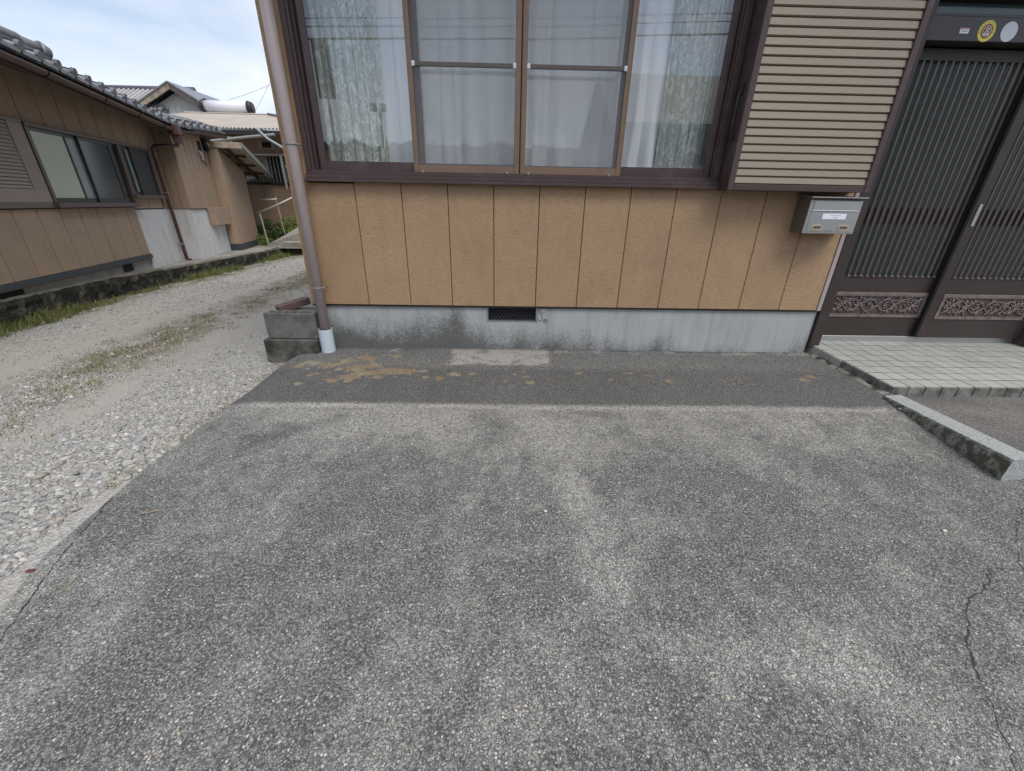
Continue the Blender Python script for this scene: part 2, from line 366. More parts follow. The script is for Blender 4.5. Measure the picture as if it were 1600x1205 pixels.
def tile_mat(name, front=False):
    m, nt, b = new_mat(name); p = gpos(nt)
    n1 = noise(nt, p, 7, 5, .6); c = mixc(nt, n1.outputs['Fac'], (.35, .35, .32), (.44, .44, .405))
    sp = noise(nt, p, 330, 2, .5); sr = ramp(nt, [(.55, 0), (.72, .35)]); nt.links.new(sp.outputs['Fac'], sr.inputs[0]); c = mixc(nt, sr.outputs[0], c, (.26, .25, .20))
    oi = nt.nodes.new('ShaderNodeObjectInfo'); v = math_(nt, 'MULTIPLY_ADD', oi.outputs['Random'], .16, .92)
    if front:
        n2 = noise(nt, p, 13, 6, .7); r = ramp(nt, [(.36, .95), (.72, .25)]); nt.links.new(n2.outputs['Fac'], r.inputs[0]); c = mixc(nt, r.outputs[0], c, (.055, .055, .045))
    h = nt.nodes.new('ShaderNodeHueSaturation'); nt.links.new(v, h.inputs['Value']); nt.links.new(c, h.inputs['Color'])
    nt.links.new(h.outputs[0], b.inputs['Base Color']); b.inputs['Roughness'].default_value = .5
    bump(nt, b, sp.outputs['Fac'], .12, .001); return m
M_tile = tile_mat('porcelain_tile'); M_tilef = tile_mat('stained_tile', True)
M_grout = mat('dark_grout', (.04, .038, .032), .3, 30, .95, rnd=0)

# exposed aggregate concrete, driven by painted masks: A = (pale, lichen, patch, dark)
def aggregate_mat(name, purple=False):
    m, nt, b = new_mat(name); p = gpos(nt)
    at = nt.nodes.new('ShaderNodeAttribute'); at.attribute_name = 'wear'; sep = nt.nodes.new('ShaderNodeSeparateColor'); nt.links.new(at.outputs['Color'], sep.inputs[0])
    pale, lich, patch = sep.outputs[0], sep.outputs[1], sep.outputs[2]; dark = at.outputs['Alpha']
    wv = noise(nt, p, 45, 2, .5); off = mixc(nt, .10, p, wv.outputs['Color'])      # warped coordinates
    wp = nt.nodes.new('ShaderNodeVectorMath'); wp.operation = 'MULTIPLY_ADD'; nt.links.new(wv.outputs['Color'], wp.inputs[0]); wp.inputs[1].default_value = (.008, .008, .008); nt.links.new(p, wp.inputs[2])
    pw = wp.outputs[0]
    def vor(scale, feat='F1'):
        v = nt.nodes.new('ShaderNodeTexVoronoi'); v.inputs['Scale'].default_value = scale; v.feature = feat; nt.links.new(pw, v.inputs['Vector']); return v
    matrix_n = noise(nt, p, 130, 5, .8); mat_c = ramp(nt, [(.34, (.032, .033, .035)), (.50, (.105, .106, .108)), (.64, (.40, .395, .37))]); nt.links.new(matrix_n.outputs['Fac'], mat_c.inputs[0])
    pal = [(0, (.22, .225, .23)), (.16, (.40, .395, .375)), (.3, (.15, .16, .175)), (.42, (.50, .48, .44)), (.54, (.29, .30, .315)), (.63, (.40, .31, .25)), (.70, (.62, .61, .58)), (.8, (.33, .35, .37)), (.88, (.50, .44, .35)), (.95, (.19, .16, .16))]
    c = mat_c.outputs[0]; hgt = None
    for sc, lo, hi, base in ((215, .20, .62, .42), (125, .22, .52, .20), (64, .16, .40, -.12)):
        v = vor(sc); s2 = nt.nodes.new('ShaderNodeSeparateColor'); nt.links.new(v.outputs['Color'], s2.inputs[0])
        shape = nt.nodes.new('ShaderNodeMapRange'); shape.inputs[1].default_value = hi; shape.inputs[2].default_value = lo; shape.interpolation_type = 'SMOOTHSTEP'; nt.links.new(v.outputs['Distance'], shape.inputs[0])
        pres = math_(nt, 'MULTIPLY_ADD', pale, .70, base)      # share of stones exposed
        on = math_(nt, 'SUBTRACT', pres, s2.outputs[0]); on = math_(nt, 'MULTIPLY', on, 9.0, clamp=True)
        fac = math_(nt, 'MULTIPLY', on, shape.outputs[0])
        r = ramp(nt, pal, 'CONSTANT'); nt.links.new(s2.outputs[1], r.inputs[0])
        c = mixc(nt, math_(nt, 'MULTIPLY', fac, .95), c, r.outputs[0])
        hgt = fac if hgt is None else math_(nt, 'MAXIMUM', hgt, fac)
    # pale cement film on worn areas
    film = noise(nt, p, 70, 6, .8); fr = ramp(nt, [(.45, 0), (.60, 1)]); nt.links.new(film.outputs['Fac'], fr.inputs[0])
    ff = math_(nt, 'MULTIPLY', math_(nt, 'MULTIPLY_ADD', fr.outputs[0], .75, .12), math_(nt, 'MULTIPLY', pale, .95)); c = mixc(nt, ff, c, (.56, .55, .52))
    # thin shadow gaps round stones
    v3 = vor(125, 'DISTANCE_TO_EDGE'); gr = ramp(nt, [(.0, .75), (.10, 0)]); nt.links.new(v3.outputs['Distance'], gr.inputs[0]); c = mixc(nt, gr.outputs[0], c, (.03, .03, .032))
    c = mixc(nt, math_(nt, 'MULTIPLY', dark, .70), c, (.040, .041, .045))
    if purple: c = mixc(nt, .30, c, (.10, .075, .08))
    # lichen discs and pale patch of old mortar
    ln = noise(nt, p, 55, 4, .7); lt = math_(nt, 'ADD', lich, math_(nt, 'MULTIPLY_ADD', ln.outputs['Fac'], 1.9, -1.05)); lr = ramp(nt, [(.46, 0), (.54, 1)]); nt.links.new(lt, lr.inputs[0])
    lc = noise(nt, p, 8, 2, .5); lcol = ramp(nt, [(.40, (.34, .215, .115)), (.52, (.35, .265, .145)), (.62, (.38, .345, .23))]); nt.links.new(lc.outputs['Fac'], lcol.inputs[0])
    lmot = ramp(nt, [(.40, .25), (.60, .80)]); nt.links.new(matrix_n.outputs['Fac'], lmot.inputs[0]); c = mixc(nt, math_(nt, 'MULTIPLY', lr.outputs[0], lmot.outputs[0]), c, lcol.outputs[0])
    pt = math_(nt, 'ADD', patch, math_(nt, 'MULTIPLY_ADD', film.outputs['Fac'], 2.2, -1.2)); prr = ramp(nt, [(.35, 0), (.65, 1)]); nt.links.new(pt, prr.inputs[0])
    c = mixc(nt, math_(nt, 'MULTIPLY', prr.outputs[0], math_(nt, 'MULTIPLY_ADD', lmot.outputs[0], .8, .12)), c, (.50, .475, .445))
    c = mixc(nt, 1.0, c, (1.0, 1.0, .975), 'MULTIPLY')
    nt.links.new(c, b.inputs['Base Color']); b.inputs['Roughness'].default_value = .82; b.inputs['Specular IOR Level'].default_value = .35
    hh = math_(nt, 'MULTIPLY_ADD', matrix_n.outputs['Fac'], .5, hgt); bump(nt, b, hh, .8, .004); return m
M_agg = aggregate_mat('exposed_aggregate'); M_agg2 = aggregate_mat('entry_aggregate', True)

def stone_mat():
    m, nt, b = new_mat('gravel_stone'); at = nt.nodes.new('ShaderNodeAttribute'); at.attribute_name = 'tint'
    n = noise(nt, gpos(nt), 150, 3, .6); r = ramp(nt, [(.3, .8), (.7, 1.15)]); nt.links.new(n.outputs['Fac'], r.inputs[0])
    c = mixc(nt, 1.0, at.outputs['Color'], r.outputs[0], 'MULTIPLY'); nt.links.new(c, b.inputs['Base Color']); b.inputs['Roughness'].default_value = .75; return m
M_stone = stone_mat()
def road_mat():
    m, nt, b = new_mat('gravel_road'); p = gpos(nt)
    at = nt.nodes.new('ShaderNodeAttribute'); at.attribute_name = 'wear'; sep = nt.nodes.new('ShaderNodeSeparateColor'); nt.links.new(at.outputs['Color'], sep.inputs[0])
    v = nt.nodes.new('ShaderNodeTexVoronoi'); v.inputs['Scale'].default_value = 105; nt.links.new(p, v.inputs['Vector'])
    s2 = nt.nodes.new('ShaderNodeSeparateColor'); nt.links.new(v.outputs['Color'], s2.inputs[0])
    r = ramp(nt, [(0, (.26, .26, .25)), (.25, (.44, .435, .41)), (.5, (.34, .35, .355)), (.7, (.55, .54, .51)), (.9, (.40, .36, .30))], 'CONSTANT'); nt.links.new(s2.outputs[0], r.inputs[0])
    n = noise(nt, p, 60, 5, .7); sand = ramp(nt, [(.3, (.32, .302, .268)), (.7, (.48, .462, .425))]); nt.links.new(n.outputs['Fac'], sand.inputs[0])
    c = mixc(nt, sep.outputs[0], r.outputs[0], sand.outputs[0])
    c = mixc(nt, math_(nt, 'MULTIPLY', sep.outputs[1], .80), c, (.15, .135, .07))
    nt.links.new(c, b.inputs['Base Color']); b.inputs['Roughness'].default_value = .9
    hh = math_(nt, 'MULTIPLY_ADD', n.outputs['Fac'], 1.0, v.outputs['Distance']); bump(nt, b, hh, .8, .01); return m
M_road = road_mat()
M_earth = mat('earth', (.17, .15, .11), .25, 1.5, .95, rnd=0)
M_yard = mat('yard_concrete', (.30, .29, .265), .15, 5, .9, bs=.4, bscale=60, bd=.004, dirt=(.13, .125, .085), dscale=3, dthr=(.45, .7), rnd=0)

# ================================================================== GROUND
mb = MB(); mb.quad((-900, -900, -.62), (900, -900, -.62), (900, 900, -.62), (-900, 900, -.62)); mb.put('ground', M_earth, kind='structure')

def slab_z(x, y):
    z = .030 * y
    z = z + .006 * (fbm(x * 1.1 + 3, y * 1.1, 3) - .5)
    edge = np.clip((-.40 - x) / .2, 0, 1)                     # rolls off towards the drive
    return z - .03 * edge ** 2
def grid(x0, x1, y0, y1, st):
    nx = int((x1 - x0) / st) + 1; ny = int((y1 - y0) / st) + 1
    X, Y = np.meshgrid(np.linspace(x0, x1, nx), np.linspace(y0, y1, ny)); i = np.arange((ny - 1) * nx).reshape(ny - 1, nx)[:, :-1].ravel()
    return X, Y, np.stack([i, i + 1, i + nx + 1, i + nx], 1)
EDGE = [(.2, -.46), (-.20, -.56), (-.384, -.56), (-.737, -.553), (-.989, -.592), (-1.264, -.597), (-1.503, -.607), (-1.695, -.592), (-1.851, -.560), (-2.004, -.508), (-2.13, -.447), (-2.6, -.25), (-3.6, .2)]
_ey = np.array([e[0] for e in EDGE])[::-1]; _ex = np.array([e[1] for e in EDGE])[::-1]
def edge_x(y): return np.interp(y, _ey, _ex) + .012 * (vnoise(y * 9, y * 0 + 3) - .5) + .02 * (vnoise(y * 2.3, y * 0 + 8) - .5)

X, Y, F = grid(-.62, 4.6, -3.5, .015, .0125)
ex = edge_x(Y); left = sstep(-.62, .0, -(X - .0)) * 0
# squeeze the left columns onto the edge line
T = (X + .62) / .9; Xs = np.where(X < .28, ex + (X + .62) * ((.28 - ex) / .9), X); X = Xs
Z = slab_z(X, Y)
keep = ~((X > 3.41) & (Y > -1.45))
big = .55 * fbm(X * 1.9, Y * 1.0 + 9, 5, .6) + .45 * fbm(X * 6.5 + 2.5 * Y * (X - 1) * .3, Y * 1.5 + 3, 4, .6); med = fbm(X * 7, Y * 4.5, 5, .65); fin = fbm(X * 22, Y * 20, 4, .65)
pale = .14 + .16 * (big - .5) + .85 * (med - .5) + .75 * (fin - .5)
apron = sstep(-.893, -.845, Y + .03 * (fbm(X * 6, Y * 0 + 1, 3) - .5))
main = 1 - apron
drip = np.exp(-((Y + .905 + .022 * (fbm(X * 3, Y * 0, 3) - .5)) / (.022 + .02 * med)) ** 2) * sstep(-.52, -.40, X) * sstep(3.30, 3.15, X)
g = lambda cx, cy, sx, sy: np.exp(-((X - cx) / sx) ** 2 - ((Y - cy) / sy) ** 2)
pale += .42 * g(.35, -1.08, .42, .22) + .34 * g(1.25, -1.2, .30, .25) + .20 * g(-.25, -1.0, .25, .10) + .18 * g(2.2, -1.05, .7, .14) + .22 * g(2.6, -1.25, .35, .12)
pale += .56 * np.exp(-(segd(X, Y, [(1.0, -.95), (1.18, -1.15), (1.29, -1.6), (1.31, -1.9), (1.35, -2.2), (1.6, -2.28), (1.9, -2.3)]) / (.055 + .05 * med)) ** 2) * (.55 + .9 * (med - .3))
pale += .28 * np.exp(-(segd(X, Y, [(-.25, -2.0), (-.1, -2.15), (-.25, -2.4), (.2, -2.9)]) / .10) ** 2) + .16 * sstep(-2.15, -2.6, Y) * (.6 + .8 * (big - .4))
pale += .25 * np.exp(-(segd(X, Y, [(2.1, -1.2), (2.2, -1.45), (2.35, -1.6)]) / .12) ** 2) + .2 * g(1.75, -2.25, .35, .1)
pale -= .40 * np.exp(-(segd(X, Y, [(.13, -1.02), (-.02, -1.12), (-.2, -1.25)]) / .055) ** 2) + .22 * g(.93, -1.08, .10, .16) + .2 * g(1.45, -.99, .13, .05) + .2 * g(1.55, -1.12, .08, .16)
pale -= .10 * g(.55, -1.6, .3, .3) + .10 * g(2.0, -1.7, .35, .3) + .14 * g(2.75, -1.5, .4, .3)
pale = (pale * 1.5 - .08 + .30 * sstep(-1.45, -.93, Y) * (.5 + 1.2 * (med - .2)) + .10 * sstep(-1.9, -1.0, Y)) * main + apron * (.04 + .25 * (med - .5)) + (.75 + .8 * (med - .4)) * drip
edge_d = X - ex
pale += .30 * sstep(.05, .005, edge_d) * main
pale += .55 * sstep(.14, .02, edge_d) * sstep(-1.55, -1.9, Y)
pale += .22 * sstep(-.06, .0, Y) * (med > .5)
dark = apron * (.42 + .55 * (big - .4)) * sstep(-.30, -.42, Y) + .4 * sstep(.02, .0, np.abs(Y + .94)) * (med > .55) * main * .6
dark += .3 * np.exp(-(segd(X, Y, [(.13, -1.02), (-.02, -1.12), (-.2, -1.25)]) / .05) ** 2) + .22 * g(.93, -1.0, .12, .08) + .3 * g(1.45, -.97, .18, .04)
# lichen discs
lich = np.zeros_like(X)
spots = [(-.414, -.348, .05), (-.374, -.279, .045), (-.127, -.395, .035), (-.017, -.526, .06), (.02, -.47, .06), (.105, -.453, .055), (.16, -.44, .05), (.223, -.419, .07), (.29, -.425, .05), (.36, -.416, .045),
         (.317, -.395, .03), (.437, -.414, .04), (.476, -.515, .03), (.565, -.523, .035), (.657, -.461, .05), (.775, -.448, .035), (1.158, -.578, .038), (1.133, -.49, .026), (-.101, -.585, .035), (-.294, -.626, .03),
         (-.277, -.502, .03), (.164, -.512, .035), (-.006, -.575, .035), (-.006, -.371, .07), (-.03, -.18, .06), (.08, -.33, .06), (2.067, -.539, .03), (1.498, -.42, .025), (1.533, -.492, .02), (1.85, -.412, .022),
         (1.688, -.518, .02), (-.2, -.33, .05), (-.12, -.25, .06), (.04, -.2, .045), (.2, -.16, .035), (-.32, -.30, .04), (3.0, -.50, .04), (3.08, -.44, .03)]
rs = np.random.default_rng(5)
for i in range(70): spots.append((rs.uniform(-.4, 3.1), rs.normal(-.5, .06), rs.uniform(.006, .016)))
for i in range(40): spots.append((rs.normal(.1, .25), rs.normal(-.42, .09), rs.uniform(.012, .03)))
for sx, sy, sr in spots: lich = np.maximum(lich, 1.15 - .65 * np.hypot((X - sx), (Y - sy) * 1.15) / sr * (.85 + .3 * rs.random()))
lich = np.clip(lich, 0, 1)
wob = .05 * (fbm(X * 9, Y * 9, 3) - .5); patch = np.clip(sstep(.545, .60, X + wob) * sstep(1.36, 1.31, X + wob) * sstep(-.315, -.285, Y + wob * .6) * (.45 + 1.1 * (fbm(X * 12, Y * 18, 4) - .2)), 0, 1); patch = np.maximum(patch, drip * (.34 + 1.1 * (fbm(X * 9, Y * 25, 4) - .25))); patch = np.clip(patch, 0, 1)
patch = np.maximum(patch, .6 * (fbm(X * 7, Y * 7 + 4, 3) > .58) * sstep(-.10, -.04, Y) * (X > -.1))
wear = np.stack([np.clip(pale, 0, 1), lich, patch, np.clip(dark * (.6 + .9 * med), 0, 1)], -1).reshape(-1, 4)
kf = keep.ravel()[F].all(1)
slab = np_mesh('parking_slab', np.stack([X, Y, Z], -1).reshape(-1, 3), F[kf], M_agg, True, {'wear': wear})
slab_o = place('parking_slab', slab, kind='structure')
def sz(x, y): return float(slab_z(np.float64(x), np.float64(y)))

# slab edge face and the broken cement lip on the drive side
ys = np.linspace(-3.4, -.15, 120); mb = MB()
for a, b_ in zip(ys[:-1], ys[1:]):
    xa, xb = float(edge_x(a)), float(edge_x(b_)); za, zb = sz(xa, a), sz(xb, b_)
    mb.quad((xa, a, za), (xb, b_, zb), (xb - .015, b_, zb - .10), (xa - .015, a, za - .10))
mb.put('slab_edge', M_concl, kind='structure')
mb = MB(); lip = [(-1.56, .012), (-1.66, .045), (-1.78, .06), (-1.86, .05), (-1.93, .07), (-2.03, .085), (-2.2, .10), (-2.5, .12)]
for (y0, w0), (y1, w1) in zip(lip[:-1], lip[1:]):
    for k in range(4):
        ya = y0 + (y1 - y0) * k / 4 + .006 * random.random(); yb = y0 + (y1 - y0) * (k + 1) / 4 - .001; wa = w0 + (w1 - w0) * k / 4 + random.uniform(-.008, .008); wb = w0 + (w1 - w0) * (k + 1) / 4 + random.uniform(-.008, .008)
        xa, xb = float(edge_x(ya)) - .004, float(edge_x(yb)) - .004; za, zb = sz(xa, ya) - .003 - .004 * random.random(), sz(xb, yb) - .003
        V = [(xa, ya, za), (xb, yb, zb), (xb - wb, yb, zb - .008), (xa - wa, ya, za - .010)]
        mb.add(V + [(x, y, z - .05) for x, y, z in V], [(0, 1, 2, 3), (0, 4, 5, 1), (1, 5, 6, 2), (2, 6, 7, 3), (3, 7, 4, 0)])
mb.put('cement_lip', M_concl, kind='structure')

# cracks in the slab
def ribbon(mb, pts, w0, jit=.004, seed=1, z=.0012, st=.012):
    r = random.Random(seed); P = []
    for (ax, ay), (bx, by) in zip(pts[:-1], pts[1:]):
        n = max(1, int(math.hypot(bx - ax, by - ay) / st))
        for i in range(n): t = i / n; P.append((ax + (bx - ax) * t + r.uniform(-jit, jit), ay + (by - ay) * t + r.uniform(-jit, jit)))
    P.append(pts[-1]); prev = None
    for i, (x, y) in enumerate(P):
        a = P[max(0, i - 1)]; c = P[min(len(P) - 1, i + 1)]; dx, dy = c[0] - a[0], c[1] - a[1]; l = math.hypot(dx, dy) + 1e-9
        ww = w0 * (.35 + 1.3 * r.random() ** 1.5); nx, ny = -dy / l * ww, dx / l * ww
        cur = ((x + nx, y + ny, sz(x, y) + z), (x - nx, y - ny, sz(x, y) + z))
        if prev: mb.quad(prev[0], prev[1], cur[1], cur[0])
        prev = cur
M_crack = mat('crack_shadow', (.040, .040, .038), .1, 40, 1, rnd=0)
mb = MB()
cr = [(2.72, -1.992), (2.666, -1.982), (2.613, -1.982), (2.552, -2.033), (2.478, -2.073), (2.412, -2.099), (2.373, -2.13), (2.343, -2.169), (2.283, -2.215), (2.247, -2.266), (2.213, -2.315), (2.186, -2.363), (2.165, -2.396), (2.138, -2.433), (2.127, -2.462), (2.106, -2.484), (2.05, -2.56)]
ribbon(mb, cr[2:9], .0019, .005, 3); ribbon(mb, cr[8:11], .0024, .004, 4); ribbon(mb, cr[10:], .0009, .003, 5); ribbon(mb, cr[:3], .0010, .002, 6)
ribbon(mb, [(2.72, -1.992), (2.741, -1.959), (2.807, -1.905), (2.862, -1.848), (2.962, -1.769), (3.07, -1.70)], .0012, .006, 7)
mb.put('crack', M_crack, slab_o)
mb = MB(); ribbon(mb, [(-.53, -1.72), (-.50, -1.84), (-.47, -1.93), (-.42, -2.05), (-.37, -2.18), (-.28, -2.4)], .0022, .004, 9)
ribbon(mb, [(-.575, -1.62), (-.555, -1.70), (-.53, -1.72)], .003, .004, 10); mb.put('crack', M_crack, slab_o)
# joint between the slab and the foundation / step
mb = MB(); ribbon(mb, [(-.30, -.006), (3.32, -.006)], .0035, .002, 12, st=.03); ribbon(mb, [(3.380, .0), (3.378, -.36), (3.376, -.72)], .004, .003, 13, st=.02)
mb.put('joint', M_crack, slab_o)

# entry walkway beyond the granite curb
X, Y, F = grid(3.40, 6.6, -1.50, -.70, .02); X = X - .12 * sstep(4.2, 3.4, X) * (-.70 - Y) / .8; Zw = -.028 + (-.72 - Y) * .055 + .004 * (fbm(X * 2, Y * 2, 3) - .5)
bg2 = fbm(X * 3, Y * 3 + 20, 5); pl = .18 + 1.3 * (bg2 - .42) + 1.3 * np.exp(-(segd(X, Y, [(3.72, -.92), (3.95, -1.02), (3.8, -1.15), (4.15, -1.15)]) / .06) ** 2) * (bg2 > .42) + .55 * np.exp(-((Y + .90) / .06) ** 2) * (bg2 - .1)
wear = np.stack([np.clip(pl, 0, 1), X * 0, X * 0, np.clip(.55 - bg2 * .5, 0, 1)], -1).reshape(-1, 4)
place('entry_walkway', np_mesh('entry_walkway', np.stack([X, Y, Zw], -1).reshape(-1, 3), F, M_agg2, True, {'wear': wear}), kind='structure')

# gravel drive
def road_z(x, y):
    d = np.maximum(0, -.6 - x); z = -.075 - .052 * d - .012 * np.clip(d - 3.2, 0, 1) - .010 * np.clip((y - 2) / 3, 0, 1.5)
    tr = np.exp(-((d - .95) / .35) ** 2) + np.exp(-((d - 2.6) / .4) ** 2)
    return z - .018 * tr + .014 * (fbm(x * 2.1, y * 2.1, 4) - .5) - .018 * sstep(-2.2, -3.2, y) + .03 * sstep(-1.3, -.5, y) * np.exp(-((d) / .25) ** 2) * 0
X, Y, F = grid(-6.2, -.30, -3.6, 13, .045); Z = road_z(X, Y); d = -.6 - X
skew = .10 * np.clip(Y + 1, 0, 10)
lat = d - skew * .55
nse = fbm(X * 1.6, Y * 1.6, 4) - .5; nse2 = fbm(X * 7, Y * 7, 3) - .5
tan = np.exp(-((lat - 2.05 - nse * .4) / .16) ** 2) + np.exp(-((lat - .93 - nse * .5) / .20) ** 2) + .35 * sstep(0, .08, nse) + .35
wd = np.exp(-((lat - 1.42 - nse * .6) / .28) ** 2) * (.85 + 2.6 * nse2) + sstep(3.35, 3.65, d + nse * .5) * (.8 + 2 * nse2) + np.exp(-(d / .14) ** 2) * (.25 + 2.6 * nse2) * (Y > -1.7)
wear = np.stack([np.clip(tan, 0, 1), np.clip(wd, 0, 1), X * 0, X * 0 + 1], -1).reshape(-1, 4)
place('gravel_drive', np_mesh('gravel_drive', np.stack([X, Y, Z], -1).reshape(-1, 3), F, M_road, True, {'wear': wear}), kind='structure')

# loose stones: icosahedra squashed and scattered
t = (1 + 5 ** .5) / 2
ICO_V = np.array([(-1, t, 0), (1, t, 0), (-1, -t, 0), (1, -t, 0), (0, -1, t), (0, 1, t), (0, -1, -t), (0, 1, -t), (t, 0, -1), (t, 0, 1), (-t, 0, -1), (-t, 0, 1)], float); ICO_V /= np.linalg.norm(ICO_V[0])
ICO_F = np.array([(0, 11, 5), (0, 5, 1), (0, 1, 7), (0, 7, 10), (0, 10, 11), (1, 5, 9), (5, 11, 4), (11, 10, 2), (10, 7, 6), (7, 1, 8), (3, 9, 4), (3, 4, 2), (3, 2, 6), (3, 6, 8), (3, 8, 9), (4, 9, 5), (2, 4, 11), (6, 2, 10), (8, 6, 7), (9, 8, 1)])
PAL = np.array([(.27, .268, .255), (.41, .40, .37), (.34, .345, .335), (.52, .50, .45), (.42, .43, .42), (.60, .58, .53), (.20, .205, .21), (.47, .41, .33), (.38, .33, .265), (.66, .64, .60), (.25, .28, .30), (.42, .32, .25)])
PRB = np.array([.13, .16, .13, .13, .10, .08, .06, .07, .05, .03, .04, .02])
def stones(name, x, y, z, r, flat=.55, sink=.35, pal=PAL, prb=PRB, cols_gain=1.0, **kw):
    n = len(x); rg = np.random.default_rng(len(x))
    V = ICO_V[None] * (1 + rg.uniform(-.22, .22, (n, 12, 1))); V = V * rg.uniform(.75, 1.25, (n, 1, 3)) * np.array([1.0, 1.0, flat])
    V[:, :, 0] *= rg.uniform(1, 1.5, (n, 1))
    a = rg.uniform(0, 2 * PI, n); ca, sa = np.cos(a)[:, None], np.sin(a)[:, None]
    tx, ty = rg.normal(0, .25, (2, n, 1))
    vx = V[..., 0] * ca - V[..., 1] * sa; vy = V[..., 0] * sa + V[..., 1] * ca; vz = V[..., 2] + tx * vx + ty * vy
    r_ = r[:, None]; P = np.stack([x[:, None] + vx * r_, y[:, None] + vy * r_, z[:, None] + (vz + flat - 2 * flat * sink) * r_], -1).reshape(-1, 3)
    Fc = (ICO_F[None] + (np.arange(n) * 12)[:, None, None]).reshape(-1, 3)
    c = pal[rg.choice(len(pal), n, p=prb / prb.sum())] * rg.uniform(.55, 1.1, (n, 1)) * cols_gain
    c = c * .66 + .34 * np.array([.345, .34, .325]) * cols_gain
    c = np.concatenate([np.repeat(c, 12, 0), np.ones((n * 12, 1))], 1)
    return place(name, np_mesh(name, P, Fc, M_stone, True, {'tint': c}), **kw)
def scat(n, x0, x1, y0, y1): return RNG.uniform(x0, x1, n), RNG.uniform(y0, y1, n)
xs, ys, rr = [], [], []
x_, y_ = scat(46000, -2.3, -.58, -2.9, -.2); rad = RNG.gamma(4, .0009, len(x_)) + .0022; xs.append(x_); ys.append(y_); rr.append(rad)
x_, y_ = scat(36000, -4.7, -.6, -1.6, 4.0); rad = RNG.gamma(2.2, .0017, len(x_)) + .0025; xs.append(x_); ys.append(y_); rr.append(rad)
x_, y_ = scat(8000, -5.2, -.6, 3, 9.5); rad = RNG.gamma(2.2, .0026, len(x_)) + .004; xs.append(x_); ys.append(y_); rr.append(rad)
x_ = np.concatenate(xs); y_ = np.concatenate(ys); rad = np.concatenate(rr)
k = x_ < edge_x(y_) - np.where(y_ < -1.55, .05, .01); d = -.6 - x_; lat = d - .055 * np.clip(y_ + 1, 0, 10)
thin = (np.exp(-((lat - 2.05) / .2) ** 2) + np.exp(-((lat - .93) / .22) ** 2)) * .85 + .25 * (fbm(x_ * 1.6, y_ * 1.6, 4) > .52)
k &= RNG.random(len(x_)) > thin; x_, y_, rad = x_[k], y_[k], rad[k]
coarse = 1 + .5 * np.exp(-(((-.6 - x_) - .15) / .35) ** 2) * sstep(-.7, -1.3, y_); rad = rad * coarse
stones('gravel', x_, y_, road_z(x_, y_), rad, label='loose grey and tan gravel spread over the drive', kind='stuff')
# stones that stand proud of the slab surface, and grit
x_, y_ = scat(9000, -.55, 3.3, -3.0, -.95); k = (x_ > edge_x(y_) + .02) & (fbm(x_ * 1.4, y_ * 1.4 + 9, 5, .55) + .35 * RNG.random(len(x_)) > .58); x_, y_ = x_[k], y_[k]
r_ = RNG.gamma(4, .0006, len(x_)) + .0014
stones('embedded_stones', x_, y_, slab_z(x_, y_), r_, .5, .80, PAL * .8,  label='small river stones embedded in the slab surface', kind='stuff')

# grass: along the kerb base, the middle strip, and the slab edge
def blades(name, px, py, pz, h, wd, lean, seed, mat_, **kw):
    rg = np.random.default_rng(seed); n = len(px); a = rg.uniform(0, 2 * PI, n); l = rg.uniform(.3, 1, n) * lean * h
    dx, dy = np.cos(a), np.sin(a); b = rg.uniform(0, 2 * PI, n); wx, wy = np.cos(b) * wd, np.sin(b) * wd
    V = np.zeros((n, 5, 3)); 
    V[:, 0] = np.stack([px - wx, py - wy, pz], 1); V[:, 1] = np.stack([px + wx, py + wy, pz], 1)
    V[:, 2] = np.stack([px + wx * .7 + dx * l * .35, py + wy * .7 + dy * l * .35, pz + h * .62], 1); V[:, 3] = np.stack([px - wx * .7 + dx * l * .35, py - wy * .7 + dy * l * .35, pz + h * .62], 1)
    V[:, 4] = np.stack([px + dx * l, py + dy * l, pz + h * .93], 1)
    F = np.concatenate([np.array([[0, 1, 2], [0, 2, 3], [3, 2, 4]])[None] + (np.arange(n) * 5)[:, None, None]]).reshape(-1, 3)
    return place(name, np_mesh(name, V.reshape(-1, 3), F, mat_), **kw)
def clumps(nc, gen, per, spread, seed):
    rg = np.random.default_rng(seed); cx, cy = gen(rg, nc); m = rg.integers(per[0], per[1], nc); px = np.repeat(cx, m) + rg.normal(0, spread, m.sum()); py = np.repeat(cy, m) + rg.normal(0, spread, m.sum()); return px, py
def grass_mat(name, g1, g2, dry):
    m, nt, b = new_mat(name); n = noise(nt, gpos(nt), 5, 4, .7); n2 = noise(nt, gpos(nt), 90, 2, .5)
    r = ramp(nt, [(.38, g1), (.52, g2), (.64, dry)]); s = math_(nt, 'MULTIPLY_ADD', n2.outputs['Fac'], .4, math_(nt, 'MULTIPLY', n.outputs['Fac'], .65)); nt.links.new(s, r.inputs[0])
    nt.links.new(r.outputs[0], b.inputs['Base Color']); b.inputs['Roughness'].default_value = .6; return m
M_grass = grass_mat('grass_mixed', (.075, .135, .03), (.135, .165, .045), (.24, .20, .085))
M_grass2 = grass_mat('grass_dry', (.12, .14, .045), (.20, .18, .08), (.29, .24, .12))
def kerb_x(y): return -4.72 + .10 * np.sin(y * .8) - .02 * np.clip(y - 5, 0, 9) + .0 * y
NO = Vector((-4.426, 1.673, 0)); NAZ = math.radians(-14.182); DD = Vector((math.sin(NAZ), math.cos(NAZ), 0)); NNv = Vector((DD.y, -DD.x, 0))
def W3(s, o, z=0): v = NO + DD * s + NNv * o; return Vector((v.x, v.y, z))
KERB = [(-4.0, .03), (-1.5, .06), (-.4, .10), (.2, .12), (1.4, .15), (2.9, .46), (4.5, .86), (6.4, 1.22), (8.0, 1.5), (10.0, 1.85)]
KTOP = [.03, .02, .008, -.008, -.035, -.085, -.085, -.12, -.15, -.18]
